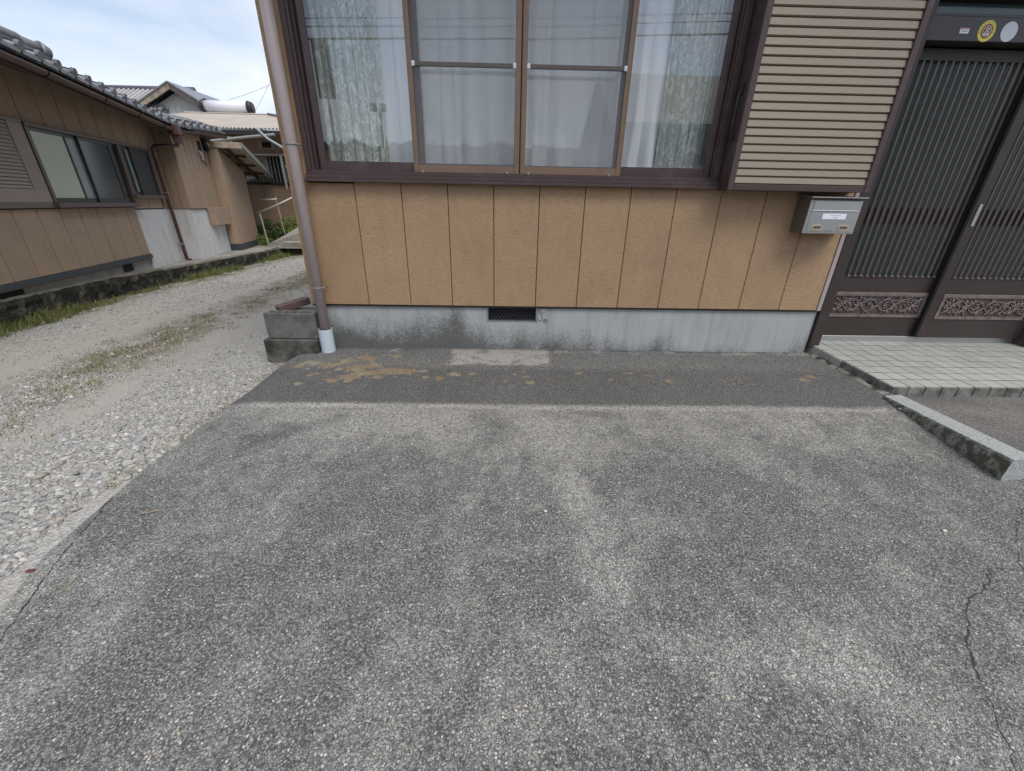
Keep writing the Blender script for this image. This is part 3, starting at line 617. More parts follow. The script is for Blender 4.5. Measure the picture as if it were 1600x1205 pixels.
KW = [W3(s, o) for s, o in KERB]
_kd = [KW[i].y for i in range(len(KW))]
def kx(y): return np.interp(y, _kd, [k.x for k in KW])
gen = lambda rg, n: (lambda y: (kx(y) + np.abs(rg.normal(.02, .13, n)) + .05 * rg.random(n), y))(rg.uniform(-.5, 9.5, n))
px, py = clumps(1000, gen, (8, 26), .028, 1); rg = np.random.default_rng(3); h = rg.gamma(3, .014, len(px)) + .010; dn = fbm(px * 1.3 + 4, py * 1.3, 4); k = (dn + .12 * rg.random(len(px)) > .52) | (np.abs(px - kx(py)) < .05); h = h * (.45 + 1.1 * sstep(.42, .62, dn)); px, py, h = px[k], py[k], h[k]
blades('grass', px, py, road_z(px, py), h, .0028, .9, 4, M_grass, label='uneven green and yellow grass growing along the mossy kerb', kind='stuff')
gen = lambda rg, n: (lambda y: (-.6 - (1.42 + .055 * np.clip(y + 1, 0, 10)) + rg.normal(0, .22, n), y))(rg.uniform(-1.6, 8.5, n))
px, py = clumps(1300, gen, (5, 18), .035, 2); rg = np.random.default_rng(6); h = rg.gamma(2.4, .0055, len(px)) + .006
k = fbm(px * 2, py * 2, 3) > .42; px, py, h = px[k], py[k], h[k]
blades('grass', px, py, road_z(px, py), h, .0024, 1.2, 7, M_grass2, label='low sparse weeds growing along the middle of the gravel drive', kind='stuff')
gen = lambda rg, n: (lambda y: (edge_x(y) - np.abs(rg.normal(0, .06, n)) - .012, y))(rg.uniform(-1.55, .1, n))
px, py = clumps(150, gen, (4, 12), .012, 5); rg = np.random.default_rng(8); h = rg.gamma(2.2, .0045, len(px)) + .004
blades('grass', px, py, road_z(px, py), h, .0016, 1.2, 9, M_grass2, label='tiny dry weeds along the left edge of the concrete slab', kind='stuff')

# ================================================================== MAIN HOUSE
H = empty('house', (0, 0, 0), label='near house with ochre panel siding, wide window and dark sliding entrance doors', cat='house')
FB, FT = .02, .338       # foundation front y, top z
f_ = MB()
f_.box(-.40, .854, FB, .25, -.35, FT); f_.box(1.235, 3.345, FB, .25, -.35, FT); f_.box(.854, 1.235, FB, .25, -.35, .208); f_.box(-.40, -.25, .25, 7, -.35, FT)
f_.put('foundation', M_found, H)
f_ = MB(); f_.box(.862, 1.227, .13, .14, .21, .335); f_.put('vent_void', M_black, H)
v_ = MB(); v_.box(.854, .866, .024, .06, .208, FT - .002); v_.box(1.223, 1.235, .024, .06, .208, FT - .002); v_.box(.866, 1.223, .026, .06, .208, .220)
vent = v_.put('vent_frame', M_wire, H, label='small diamond mesh vent frame in the foundation')
v_ = MB(); sp = .0285
n = 16
for i in range(-6, n):
    for sgn in (1, -1):
        x0 = .866 + i * sp; pts = []
        a = Vector((x0, .05, .216)); b = Vector((x0 + .118, .05, .334))
        if sgn < 0: a, b = Vector((x0 + .118, .05, .216)), Vector((x0, .05, .334))
        ax, bx = a.x, b.x
        t0, t1 = 0.0, 1.0
        lo, hi = .866, 1.223
        if bx != ax:
            ta, tb = (lo - ax) / (bx - ax), (hi - ax) / (bx - ax)
            if ta > tb: ta, tb = tb, ta
            t0, t1 = max(t0, ta), min(t1, tb)
        if t1 - t0 > .05:
            d_ = (b - a); v_.tube([a + d_ * t0 + Vector((0, .002 * sgn, 0)), a + d_ * t1 + Vector((0, .002 * sgn, 0))], .0021, 5)
v_.put('mesh', mat('vent_mesh', (.10, .10, .105), .1, 30, .5, .5), vent)
# rough mortar repair right of the vent
X, Y, F = grid(0, .07, 0, .125, .004); hgt = (fbm(X * 60, Y * 30, 4) - .35) * .03 * sstep(0, .012, X) * sstep(.07, .05, X) * sstep(0, .02, Y)
V = np.stack([1.236 + X * (.9 + .3 * (1 - Y / .125)), FB + .001 - np.clip(hgt, 0, 1), .205 + Y], -1).reshape(-1, 3)
place('mortar_repair', np_mesh('mortar_repair', V, F, mat('repair_mortar', (.33, .34, .33), .3, 30, .95, bs=.8, bscale=90, bd=.004, dirt=(.09, .09, .085), dscale=30, dthr=(.5, .62)), True), H)

# wall core (behind the boards), with window and door openings
WX0, WX1, WZ0, WZ1 = -.27, 2.37, 1.135, 2.46
b_ = MB(); YC = .022
b_.box(-.395, WX0 + .01, YC, .16, FT, 3.25); b_.box(WX0 + .01, WX1 - .005, YC, .16, FT, WZ0 + .01); b_.box(WX1 - .005, 3.35, YC, .16, FT, 3.25); b_.box(WX0 + .01, WX1 - .005, YC, .16, WZ1, 3.25)
b_.box(5.13, 7.2, YC, .16, -.2, 3.25); b_.box(3.35, 5.13, YC, .16, 2.5, 3.25); b_.box(-.395, -.26, .16, 7, FT, 3.25); b_.box(7.06, 7.2, .16, 7, -.2, 3.25); b_.box(-.26, 7.06, 6.9, 7, -.2, 3.25)
b_.box(-.255, 7.05, .165, 6.89, 2.70, 2.745)
b_.put('wall', M_black if False else mat('wall_core', (.10, .085, .07), .1, 4, .9), H)
b_ = MB(); b_.box(-.24, 7.0, .17, 6.88, .40, .42); b_.put('floor', M_wood, H)
b_ = MB(); b_.box(-.24, 3.30, 2.9, 3.0, .42, 2.69); b_.box(3.30, 3.38, .17, 3.0, .42, 2.69); b_.put('partition', mat('room_wall', (.38, .36, .32), .05, 3, .9), H)

# siding boards
def board(x0, x1, z0, z1, name='siding_panel', y0=0.0):
    b = MB(); b.box(x0 + .0022, x1 - .0022, y0, y0 + .018, z0, z1, .003); return b.put(name, M_sid, H)
xb = [-.405] + [i * .303 for i in range(0, 11)] + [3.318]
board(-.405, -.0, FT, 1.130); board(-.405, -.285, 1.134, 3.24)                                   # left corner strip, full height
for a, c in zip(xb[1:-1], xb[2:]): board(a, c, FT, 1.145 if c < 2.5 else 3.24)
for a, c in zip([WX0] + xb[1:9], xb[1:9] + [WX1]): board(a, c, WZ1 + .01, 3.24)
board(2.376, 2.4238, 1.149, 3.24)
for i in range(18):                                              # side wall of the house along the drive
    b = MB(); b.box(-.4155, -.398, .002 + i * .3855 + .002, .002 + (i + 1) * .3855 - .002, FT, 3.24, .003); b.put('siding_panel', M_sid, H)
b = MB(); b.box(-.41, 3.318, .004, .021, FT - .012, FT - .001); b.put('base_trim', M_dark, H)
# eaves: soffit, fascia, gutter and roof
b = MB(); b.box(-.75, 7.4, -.80, .0, 3.25, 3.27); b.put('soffit', mat('soffit_board', (.40, .34, .27), .06, 3, .8), H)
b = MB(); b.box(-.78, 7.4, -.83, -.80, 3.22, 3.40, .004); b.put('fascia', M_frame, H)
b = MB(); b.tube([(-.78, -.88, 3.30), (7.4, -.88, 3.30)], .055, 10); b.put('gutter', M_gutter, H)
b = MB(); b.prismx([(-.86, 3.40), (3.6, 5.1), (7.9, 3.40), (3.6, 4.95)], -.8, 7.5); b.put('roof', M_rtile, H)
for i in range(-1, 27):
    b = MB(); b.tube([(-.78 + i * .3 + .3, -.87, 3.43), (-.78 + i * .3 + .3, 3.55, 5.14)], .045, 6); b.put('roof_tile_row', M_rtile, H)

# ---- window
WN = empty('window', (0, 0, 0)); WN.parent = H
fr = MB()
fr.box(-.283, -.255, -.012, .13, WZ0 + .06, WZ1, .002); fr.box(2.335, 2.372, -.012, .13, WZ0 + .06, WZ1, .002)
for i, (yy, dx) in enumerate([(.004, .018), (.030, .034), (.056, .050), (.084, .066), (.112, .082)]):
    fr.box(-.255, -.255 + dx, yy, yy + .007, WZ0 + .062, WZ1 - .002); fr.box(2.335 - dx * .62, 2.335, yy + .003, yy + .010, WZ0 + .062, WZ1 - .002)
fr.box(-.255, 2.335, .002, .13, WZ1 - .05, WZ1, .002)
fr.put('jamb', M_frame, WN)
si = MB(); si.box(-.288, 2.376, -.052, .0, WZ0, WZ0 + .020, .002); si.box(-.284, 2.374, -.040, .135, WZ0 + .0205, WZ0 + .042, .002); si.box(-.284, 2.374, -.018, .135, WZ0 + .0425, WZ0 + .058, .002)
for yy in (-.012, .020, .052, .084): si.box(-.25, 2.33, yy, yy + .004, WZ0 + .0585, WZ0 + .068)
si.put('sill', M_frame, WN)
def sash(x0, x1, y, stile=.034, mm=M_frame, bot=(1.200, 1.258), top=2.42, gl=M_glass):
    s = MB(); s.box(x0, x0 + stile, y, y + .028, bot[0], top, .002); s.box(x1 - stile, x1, y, y + .028, bot[0], top, .002)
    s.box(x0 + stile, x1 - stile, y + .001, y + .027, bot[0], bot[1], .002); s.box(x0 + stile, x1 - stile, y + .001, y + .027, top - .045, top, .002)
    s.put('sash', mm, WN)
    g_ = MB(); g_.box(x0 + stile - .004, x1 - stile + .004, y + .012, y + .016, bot[1] - .004, top - .041); g_.put('pane', gl, WN)
sash(-.205, .468, .030, .036); sash(1.680, 2.322, .030, .036)
sash(.398, 1.082, .064, .036); sash(1.058, 1.742, .096, .036)
# fly screens
for x0, x1 in ((.402, 1.071), (1.078, 1.727)):
    s = MB(); y = -.012; t = 2.42
    s.box(x0, x0 + .031, y, y + .02, 1.200, t, .002); s.box(x1 - .031, x1, y, y + .02, 1.200, t, .002)
    s.box(x0 + .031, x1 - .031, y + .001, y + .019, 1.200, 1.242, .002); s.box(x0 + .031, x1 - .031, y + .001, y + .019, t - .035, t, .002)
    for xx in (x0 + .010, x1 - .010): s.box(xx - .001, xx + .001, y - .002, y, 1.245, t)
    s.put('screen_frame', M_bronze, WN)
    s = MB(); s.box(x0 + .031, x1 - .031, y + .003, y + .016, 1.752, 1.774, .002); s.put('screen_bar', M_bar, WN)
    s = MB(); s.box(x0 + .030, x1 - .030, y + .009, y + .010, 1.240, t - .033); s.put('mesh', M_screen, WN)
    for xx in (x0 + .029, x1 - .047):
        s = MB(); s.box(xx, xx + .018, y - .003, y + .003, 1.750, 1.776, .002); s.tube([(xx + .009, y - .006, 1.763), (xx + .009, y - .003, 1.763)], .003, 6); s.put('clip', M_white, WN)
    for xx in (x0 + .055, x1 - .075):
        s = MB(); s.tube([(xx, y - .012, 1.206), (xx, y, 1.206)], .006, 8); s.tube([(xx, y - .008, 1.196), (xx, y - .008, 1.214)], .004, 6); s.put('roller', M_wire, WN)

# ---- curtains (hang inside the window)
def curtain(name, x0, x1, y, amp, waves, mat_, z0=1.16, z1=2.44, seed=0, lab='', gather=0.0):
    rg = np.random.default_rng(seed); nx, nz = 260, 26
    U = np.linspace(0, 1, nx); Zz = np.linspace(z0, z1, nz); UU, ZZ = np.meshgrid(U, Zz)
    ph = rg.uniform(0, 6.28, 6); fr_ = waves * np.array([1, .53, 1.7, 2.6, .23, 3.9]); am = np.array([1, .8, .45, .22, .8, .12])
    h_ = 0
    for p_, f2, a_ in zip(ph, fr_, am):
        h_ = h_ + a_ * np.sin(2 * PI * f2 * (UU + .025 * np.sin(ZZ * 3 + p_)) + p_)
    h_ = h_ / 2.6; u2 = UU + .006 * np.sin(ZZ * 2.2 + ph[1]) + .05 * np.sin(UU * 9 + ph[2]); cr_ = 1 - 2 * np.abs(np.sin(PI * waves * u2 + ph[0])) ** .55; sharp = .45 * h_ + .75 * cr_ * (.45 + .55 * np.sin(UU * 13 + ph[3]) ** 2)
    Xc = x0 + (x1 - x0) * UU + .010 * np.cos(2 * PI * fr_[0] * UU + ph[0]); Yc = y + amp * sharp * (1 - .35 * (ZZ - z0) / (z1 - z0)) + .004 * np.sin(ZZ * 11 + UU * 30)
    i = np.arange((nz - 1) * nx).reshape(nz - 1, nx)[:, :-1].ravel(); F = np.stack([i, i + 1, i + nx + 1, i + nx], 1)
    return place(name, np_mesh(name, np.stack([Xc, Yc, ZZ], -1).reshape(-1, 3), F, mat_, True), label=lab, cat='curtain')
curtain('curtain', .12, 1.10, .215, .060, 5, M_lace, seed=1, lab='plain white lace curtain behind the left fly screen and left pane')
curtain('curtain', 1.02, 2.02, .215, .060, 5, M_lace, seed=2, lab='plain white lace curtain behind the right fly screen and right pane')
curtain('curtain', -.25, .20, .175, .030, 8, M_print, seed=3, lab='marbled print curtain gathered at the left end of the wide window')
curtain('curtain', 1.98, 2.36, .175, .030, 8, M_print, seed=4, lab='marbled print curtain gathered at the right end of the wide window')

# ---- shutter box
SB = empty('shutter_box', (0, 0, 0)); SB.parent = H
b = MB(); b.box(2.378, 2.392, -.146, -.002, 1.130, 2.60); b.box(3.262, 3.276, -.146, -.002, 1.130, 2.60); b.box(2.392, 3.262, -.09, -.08, 1.165, 2.60); b.box(2.392, 3.262, -.146, -.003, 1.128, 1.136); b.put('case', M_frame, SB)
b = MB(); b.box(2.374, 2.412, -.156, -.130, 1.1255, 2.60, .003); b.put('stile', M_frame, SB)
b = MB(); b.box(3.244, 3.281, -.156, -.130, 1.1255, 2.60, .003); b.put('stile', M_frame, SB)
b = MB(); b.box(2.4125, 3.2435, -.154, -.130, 1.127, 1.163, .003); b.put('bottom_rail', M_frame, SB)
pz = .0428; b = MB()
b.prismx([(-.139, .0020), (-.148, .0065), (-.1415, pz - .004), (-.130, pz + .003), (-.126, pz + .001), (-.134, .002)], 2.413, 3.243); sm = b.me('slat', M_slat)
for i in range(33): place('slat', sm, SB, (0, 0, 1.163 + i * pz))
b = MB()   # latch handle on the inner side of the box
b.tube([(2.366, -.075, 1.66), (2.356, -.085, 1.60), (2.354, -.085, 1.48), (2.366, -.075, 1.42)], .008, 8); b.box(2.362, 2.3775, -.095, -.06, 1.64, 1.69, .003); b.box(2.362, 2.3775, -.095, -.06, 1.40, 1.44, .003); b.put('latch', M_dark, SB)

# ---- mailbox
mbx = empty('mailbox', (2.937, 0, .882), label='silver mailbox with paper name label, hanging under the slatted shutter box', cat='mailbox')
W_, Hh, D_ = .338, .222, .145
b = MB(); b.box(.002, W_ - .002, -D_ + .012, -.003, 0, Hh - .006, .004); b.put('body', M_mailside, mbx)
b = MB(); b.box(0, W_, -D_, -D_ + .0115, 0, Hh - .022, .003); b.put('face', M_silver, mbx)
b = MB(); b.prismx([(-D_ - .018, Hh - .010), (-D_ - .018, Hh - .004), (0.0, Hh + .008), (0.0, Hh + .002)], -.012, W_ + .014); b.put('lid', M_silver, mbx)
b = MB(); b.box(.022, W_ - .018, -D_ - .005, -D_, .142, .196, .002); b.put('flap', M_silver, mbx)
b = MB(); b.box(.020, W_ - .016, -D_ - .008, -D_, .1365, .141, .001); b.put('flap_lip', M_white, mbx)
b = MB(); b.box(.018, W_ - .016, -D_ - .003, -D_, .012, .135, .002); b.put('door', M_silver, mbx)
b = MB(); b.box(.098, .252, -D_ - .0045, -D_ - .003, .088, .121); lb = b.put('name_label', M_label, mbx)
for k, (xx, ww) in enumerate([(.150, .012), (.166, .006), (.176, .014), (.194, .005), (.203, .010)]):
    b = MB(); b.box(xx, xx + ww, -D_ - .0052, -D_ - .0046, .110, .1125); b.put('print', M_ink, lb)
for xx in (.176, .188):
    b = MB(); b.box(xx, xx + .005, -D_ - .0052, -D_ - .0046, .093, .101); b.put('print', M_ink, lb)
def stadium(cx, cz, w, h, y0, y1, n=8):
    P = [(cx + w / 2 - h / 2 + h / 2 * math.sin(PI * i / n), cz + h / 2 * -math.cos(PI * i / n)) for i in range(n + 1)] + [(cx - w / 2 + h / 2 - h / 2 * math.sin(PI * i / n), cz + h / 2 * math.cos(PI * i / n)) for i in range(n + 1)]
    return MB().prism(P, y0, y1)
for cx in (.082, .258):
    o = stadium(cx, .038, .070, .034, -D_ - .006, -D_ - .003).put('peephole_ring', M_cream, mbx)
    stadium(cx, .038, .054, .018, -D_ - .0072, -D_ - .006).put('peephole', M_mailside, o)
for cx in (.152, .182):
    b = MB(); b.tube([(cx, -D_ - .0038, .018), (cx, -D_ - .003, .018)], .003, 8); b.put('rivet', M_dark, mbx)

# ---- drain pipe at the corner
dp = empty('drainpipe', (-.325, -.058, 0), label='mauve rainwater pipe with pale blue foot sleeve at the house corner', cat='drainpipe')
b = MB(); b.tube([(0, 0, -.05), (0, 0, 3.20)], .0335, 24, rs=None); b.put('pipe', M_pipe, dp, True)
b = MB(); n = 28; V = []; Fq = []
for (z, r) in ((-.09, .049), (.170, .050), (.170, .0455), (.02, .0455)):
    for k in range(n): a = 2 * PI * k / n; V.append((r * math.cos(a) - .002, r * math.sin(a), z))
for j in range(3):
    for k in range(n): Fq.append((j * n + k, j * n + (k + 1) % n, (j + 1) * n + (k + 1) % n, (j + 1) * n + k))
b.add(V, Fq); b.put('sleeve', M_sleeve, dp, False)
for z in (.468, 1.335, 2.2):
    b = MB(); n = 20
    b.tube([(.0365 * math.cos(2 * PI * k / n), .0365 * math.sin(2 * PI * k / n), z) for k in range(n + 1)], .0038, 6, caps=False); b.tube([(.03, .0, z), (.045, .05, z)], .004, 6); b.tube([(.035, -.012, z), (.050, -.012, z)], .0045, 6); b.put('bracket', M_wire, dp, True)

# ---- concrete blocks beside the pipe
def block(name, x0, x1, y0, y1, z0, z1, mat_, lab, holes=True, tilt=0):
    o = empty(name, (x0, y0, z0), tilt, label=lab, cat='concrete block'); w_, d_, h_ = x1 - x0, y1 - y0, z1 - z0; b = MB()
    wt = .024
    b.box(0, w_, 0, wt, 0, h_, .004); b.box(0, w_, d_ - wt, d_, 0, h_, .004)
    for xx in (0, .110, .220, w_ - .028): b.box(xx + .0005, xx + .028, wt - .001, d_ - wt + .001, .001, h_ - .002)
    b.box(.01, w_ - .01, wt, d_ - wt, .001, h_ * .35)
    b.put('body', mat_, o); return o
block('concrete_block', -.735, -.377, -.088, .012, .100, .287, M_block, 'upper hollow concrete block stacked beside the mauve pipe')
o = empty('concrete_block', (-.765, -.115, -.15), .0, label='lower mossy concrete block resting on the ground beside the pipe', cat='concrete block')
b = MB(); b.box(0, .388, 0, .127, 0, .247, .008); b.put('body', M_blockmoss, o)
# round ended maroon tile lying on the blocks
o = empty('paving_brick', (-.590, .105, .322), math.radians(42), label='round ended maroon tile lying behind the stacked concrete blocks', cat='brick')
b = MB(); P = [(-.13, -.045), (.06, -.045)] + [(.06 + .045 * math.sin(PI * i / 10), -.045 * math.cos(PI * i / 10)) for i in range(1, 10)] + [(.06, .045), (-.13, .045)]
n = len(P); b.add([(x, y, -.035) for x, y in P] + [(x, y, .012) for x, y in P], [tuple(range(n))[::-1], tuple(range(n, 2 * n))] + [(i, (i + 1) % n, (i + 1) % n + n, i + n) for i in range(n)]); b.put('body', M_brick, o, rot=(0, math.radians(-10), 0))
o = empty('paving_brick', (-.575, .085, -.09), .3, label='hidden grey brick propping up the maroon tile behind the blocks', cat='brick')
b = MB(); b.box(-.14, .14, -.05, .05, 0, .365, .005); b.put('body', M_block, o)

# ---- entrance: jamb trim, frame, transom, doors
b = MB(); b.box(3.3205, 3.350, -.004, .03,   .335, 3.24, .002); b.put('corner_trim', M_pipe, H)
DF = empty('door_frame', (0, 0, 0)); DF.parent = H
b = MB(); b.box(3.352, 3.430, -.006, .20, .045, 2.60, .003); b.put('jamb', M_door, DF)
b = MB(); b.box(5.085, 5.16, -.006, .20, .045, 2.60, .003); b.put('jamb', M_frame, DF)
b = MB(); b.box(3.4305, 5.0845, .10, .19, .050, .116, .002); b.put('threshold', M_silver, DF)
b = MB(); b.box(3.4305, 5.0845, .024, .19, 1.945, 2.058, .002); b.box(3.4305, 5.0845, .030, .19, 2.0585, 2.072, .002); b.put('transom_bar', mat('transom', (.052, .046, .047), .1, 5, .4, .2), DF)
b = MB(); b.box(3.4305, 5.0845, .075, .085, 2.072, 2.135); b.put('transom_pane', mat('transom_glass', (.075, .105, .115), .05, 3, .12), DF)
b = MB(); b.box(3.4305, 5.0845, .020, .19, 2.136, 2.6); b.put('head', M_black, DF)
def spiral(cx, cz, r0, r1, a0, turns, y, n=22):
    return [(cx + (r0 + (r1 - r0) * i / n) * math.cos(a0 + turns * 2 * PI * i / n), y, cz + (r0 + (r1 - r0) * i / n) * math.sin(a0 + turns * 2 * PI * i / n)) for i in range(n + 1)]
def carving(x0, x1, z0, z1, y):
    b = MB(); W = x1 - x0; Hc = z1 - z0; cx, cz = (x0 + x1) / 2, (z0 + z1) / 2
    for sx in (-1, 1):
        for sz_ in (-1, 1):
            wave = [(cx + sx * W * .5 * t_ / 20, y, cz + sz_ * Hc * .34 * math.sin(t_ / 20 * PI * 2.5)) for t_ in range(21)]
            b.tube(wave, .0042, 5)
            for k, fx in enumerate((.10, .22, .34, .44)):
                px_ = cx + sx * W * fx; pz_ = cz + sz_ * Hc * (.16 if k % 2 else .26)
                b.tube(spiral(px_, pz_, Hc * .17, Hc * .03, random.uniform(0, 6), sx * sz_ * 1.35, y), .0026, 5, rs=[.0042 - .0018 * i / 22 for i in range(23)])
                for q in range(7):
                    a = random.uniform(0, 2 * PI); L_ = Hc * random.uniform(.14, .25)
                    p0 = Vector((px_ + Hc * .17 * math.cos(a), y, pz_ + Hc * .17 * math.sin(a))); dr = Vector((math.cos(a + .6), 0, math.sin(a + .6))) * L_
                    b.tube([p0, p0 + dr * .5 + Vector((0, -.002, 0)), p0 + dr], .003, 5, rs=[.0014, .0052, .0008])
    V = []
    for (x, yy, z) in b.v: V.append((min(max(x, x0 + .002), x1 - .002), yy, min(max(z, z0 + .002), z1 - .002)))
    b.v = V; return b
def door(x0, x1, y, stile_l, stile_r, nb, off):
    d = empty('sliding_door', (0, 0, 0)); d.parent = H; th = .034; zb, zt = .118, 1.935
    xl, xr = x0 + stile_l, x1 - stile_r
    b = MB(); b.box(x0, xl, y, y + th, zb, zt, .002); b.put('stile', M_door, d)
    b = MB(); b.box(xr, x1, y, y + th, zb, zt, .002); b.put('stile', M_door, d)
    b = MB(); b.box(xl, xr, y + .002, y + th, 1.880, zt, .002); b.box(xl, xr, y - .002, y + .004, 1.874, 1.884); b.put('top_rail', M_door, d)
    b = MB(); b.box(xl, xr, y + .002, y + th, .462, .574, .002); b.box(xl, xr, y - .002, y + .010, .570, .578, .001); b.put('middle_rail', M_door, d)
    b = MB(); b.box(xl, xr, y + .002, y + th, zb, .262, .002); b.put('bottom_rail', M_door, d)
    b = MB(); b.box(xl, xr, y + .004, y + .016, .262, .462)
    px0, px1, pz0, pz1 = xl + .004, xr - .004, .266, .458
    pn = b.put('panel_backing', M_carveD, d)
    b = MB(); bw = .025
    b.box(px0, px1, y - .004, y + .006, pz0, pz0 + bw, .002); b.box(px0, px1, y - .004, y + .006, pz1 - bw, pz1, .002); b.box(px0, px0 + bw, y - .0042, y + .006, pz0 + bw, pz1 - bw, .002); b.box(px1 - bw, px1, y - .0042, y + .006, pz0 + bw, pz1 - bw, .002)
    b.box(px0 + bw, px1 - bw, y - .0055, y - .001, pz0 + bw, pz0 + bw + .003); b.box(px0 + bw, px1 - bw, y - .0055, y - .001, pz1 - bw - .003, pz1 - bw)
    cp = b.put('carved_panel', M_carve, d)
    carving(px0 + bw + .004, px1 - bw - .004, pz0 + bw + .004, pz1 - bw - .004, y - .0005).put('scrollwork', M_carve, cp, True)
    b = MB(); b.box(xl, xr, y + .024, y + .028, .578, 1.880); b.put('pane', M_dglass, d)
    b = MB(); b.box(xl, xr, y + .016, y + .0225, .945, 1.045, .001); b.put('cross_band', M_band, d)
    sp_ = (xr - xl) / nb; b = MB(); b.box(-.0095, .0095, .002, .014, .580, 1.878, .003); bm_ = b.me('bar', M_doorbar)
    for i in range(nb): place('bar', bm_, d, (xl + (i + .5) * sp_, y, 0))
    b = MB()
    for i in range(nb): b.box(xl + (i + .5) * sp_ - .010, xl + (i + .5) * sp_ + .010, y - .007, y + .012, .573, .585, .003)
    b.put('bar_foot', M_wire if False else M_carve, d)
    return d
door(3.4315, 4.300, .108, .060, .058, 16, 0)
d2 = door(4.245, 5.084, .068, .066, .06, 16, 0)
b = MB(); b.box(4.268, 4.292, .060, .068, .935, 1.078, .003); b.tube([(4.280, .056, 1.015), (4.280, .061, 1.015)], .005, 10); b.put('handle', M_silver, d2)
b = MB(); b.box(4.232, 4.2445, .072, .098, .12, 1.93)
b.put('brush_seal', M_black, d2)
# stickers on the transom bar
b = MB(); b.box(3.634, 3.687, .0228, .024, 1.980, 2.004); st = b.put('sticker', M_label, label='small white rectangular label on the bar above the doors', cat='sticker')
b = MB(); b.box(3.636, 3.685, .0222, .0228, 1.998, 2.0025); b.put('print', mat('red_print', (.45, .12, .12), .05, 30, .6, rnd=0), st)
for k in range(6):
    b = MB(); b.box(3.642 + k * .0065, 3.6465 + k * .0065, .0222, .0228, 1.986, 1.993); b.put('print', M_ink, st)
def disc(cx, cz, r, y0, y1, n=36, r_in=0):
    b = MB()
    if not r_in: return b.prism([(cx + r * math.sin(2 * PI * i / n), cz + r * math.cos(2 * PI * i / n)) for i in range(n)], y0, y1)
    V = []; F_ = []
    for (rr_, yy) in ((r, y0), (r_in, y0), (r_in, y1), (r, y1)):
        for i in range(n): V.append((cx + rr_ * math.sin(2 * PI * i / n), yy, cz + rr_ * math.cos(2 * PI * i / n)))
    for j in range(4):
        for i in range(n): F_.append((j * n + i, ((j + 1) % 4) * n + i, ((j + 1) % 4) * n + (i + 1) % n, j * n + (i + 1) % n))
    return b.add(V, F_)
M_yel = mat('sticker_yellow', (.72, .60, .09), .04, 30, .45, rnd=0); M_redb = mat('sticker_maroon', (.22, .055, .04), .04, 30, .5, rnd=0); M_stw = mat('sticker_white', (.66, .66, .60), .04, 30, .5, rnd=0); M_stk = mat('sticker_dark', (.05, .06, .05), .04, 30, .5, rnd=0); M_stg = mat('sticker_green', (.12, .25, .13), .04, 30, .5, rnd=0)
CX, CZ, RS = 3.793, 1.993, .050
yl = disc(CX, CZ, RS, .0225, .024).put('sticker', M_yel, label='round yellow sticker with maroon ring above the doors', cat='sticker')
disc(CX, CZ, .034, .0219, .0225).put('ring', M_redb, yl)
disc(CX, CZ, .0255, .0213, .0219, r_in=.0225).put('ring', M_stw, yl)
for k in range(11):      # lettering marks round the upper rim
    a = math.radians(-100 + k * 20); c_ = Vector((CX + .0425 * math.sin(a), 0, CZ + .0425 * math.cos(a))); u_ = Vector((math.cos(a), 0, -math.sin(a))); v_ = Vector((math.sin(a), 0, math.cos(a)))
    b = MB()
    for (du, dv, lu, lv) in ((0, .0018, .0026, .0007), (0, -.0018, .0026, .0007), (0, 0, .0007, .0034)):
        q = c_ + u_ * du + v_ * dv; P4 = [q + u_ * lu * sx + v_ * lv * sz_ for sx, sz_ in ((-1, -1), (1, -1), (1, 1), (-1, 1))]
        b.add([(p.x, .0219, p.z) for p in P4] + [(p.x, .0225, p.z) for p in P4], [(0, 1, 2, 3), (0, 4, 5, 1), (1, 5, 6, 2), (2, 6, 7, 3), (3, 7, 4, 0)])
    b.put('letter', M_stk, yl)
disc(CX + .002, CZ + .006, .010, .0207, .0213).put('emblem', M_stw, yl); disc(CX + .002, CZ + .005, .0055, .0202, .0207).put('emblem', M_stg, yl)
b = MB()
for sx in (-1, 1): b.prism([(CX + sx * .003, CZ - .004), (CX + sx * .013, CZ - .023), (CX + sx * .020, CZ - .020), (CX + sx * .006, CZ + .0)][::sx], .0208, .0213)
b.prism([(CX - .008, CZ - .020), (CX + .008, CZ - .020), (CX + .006, CZ - .012), (CX - .006, CZ - .012)], .0209, .0213)
b.put('emblem', M_stw, yl)
disc(3.928, 1.993, .047, .0228, .024).put('sticker', mat('sticker_pale', (.60, .62, .68), .05, 20, .5, rnd=0), label='blank pale round sticker beside the yellow sticker', cat='sticker')

# ================================================================== TILED STEP, GRANITE CURB
ST = empty('entrance_step', (3.389, .118, .0705), label='low entrance step covered in small cream square tiles', cat='step')
P_ = .1038; SLP = .037
b = MB(); nx = 23
def stz(y): return SLP * y
V = [(.004, 0, -.3), (nx * P_, 0, -.3), (nx * P_, -8 * P_ + .006, -.3), (.004, -8 * P_ + .006, -.3), (.004, 0, -.003), (nx * P_, 0, -.003), (nx * P_, -8 * P_ + .006, stz(-8 * P_) - .003), (.004, -8 * P_ + .006, stz(-8 * P_) - .003)]
b.add(V, [(0, 1, 2, 3), (4, 7, 6, 5), (0, 4, 5, 1), (1, 5, 6, 2), (2, 6, 7, 3), (3, 7, 4, 0)]); b.put('bed', M_grout, ST)
b = MB(); b.box(.0032, P_ - .0032, -P_ + .0055, -.0055, -.010, 0, .0016); tm = b.me('tile', M_tile)
ang = math.atan(SLP)
for i in range(nx):
    for j in range(8):
        o = place('tile', tm, ST, (i * P_, -j * P_, stz(-j * P_) + random.uniform(-.0006, .0006)), (ang + random.uniform(-.003, .003), random.uniform(-.003, .003), 0))
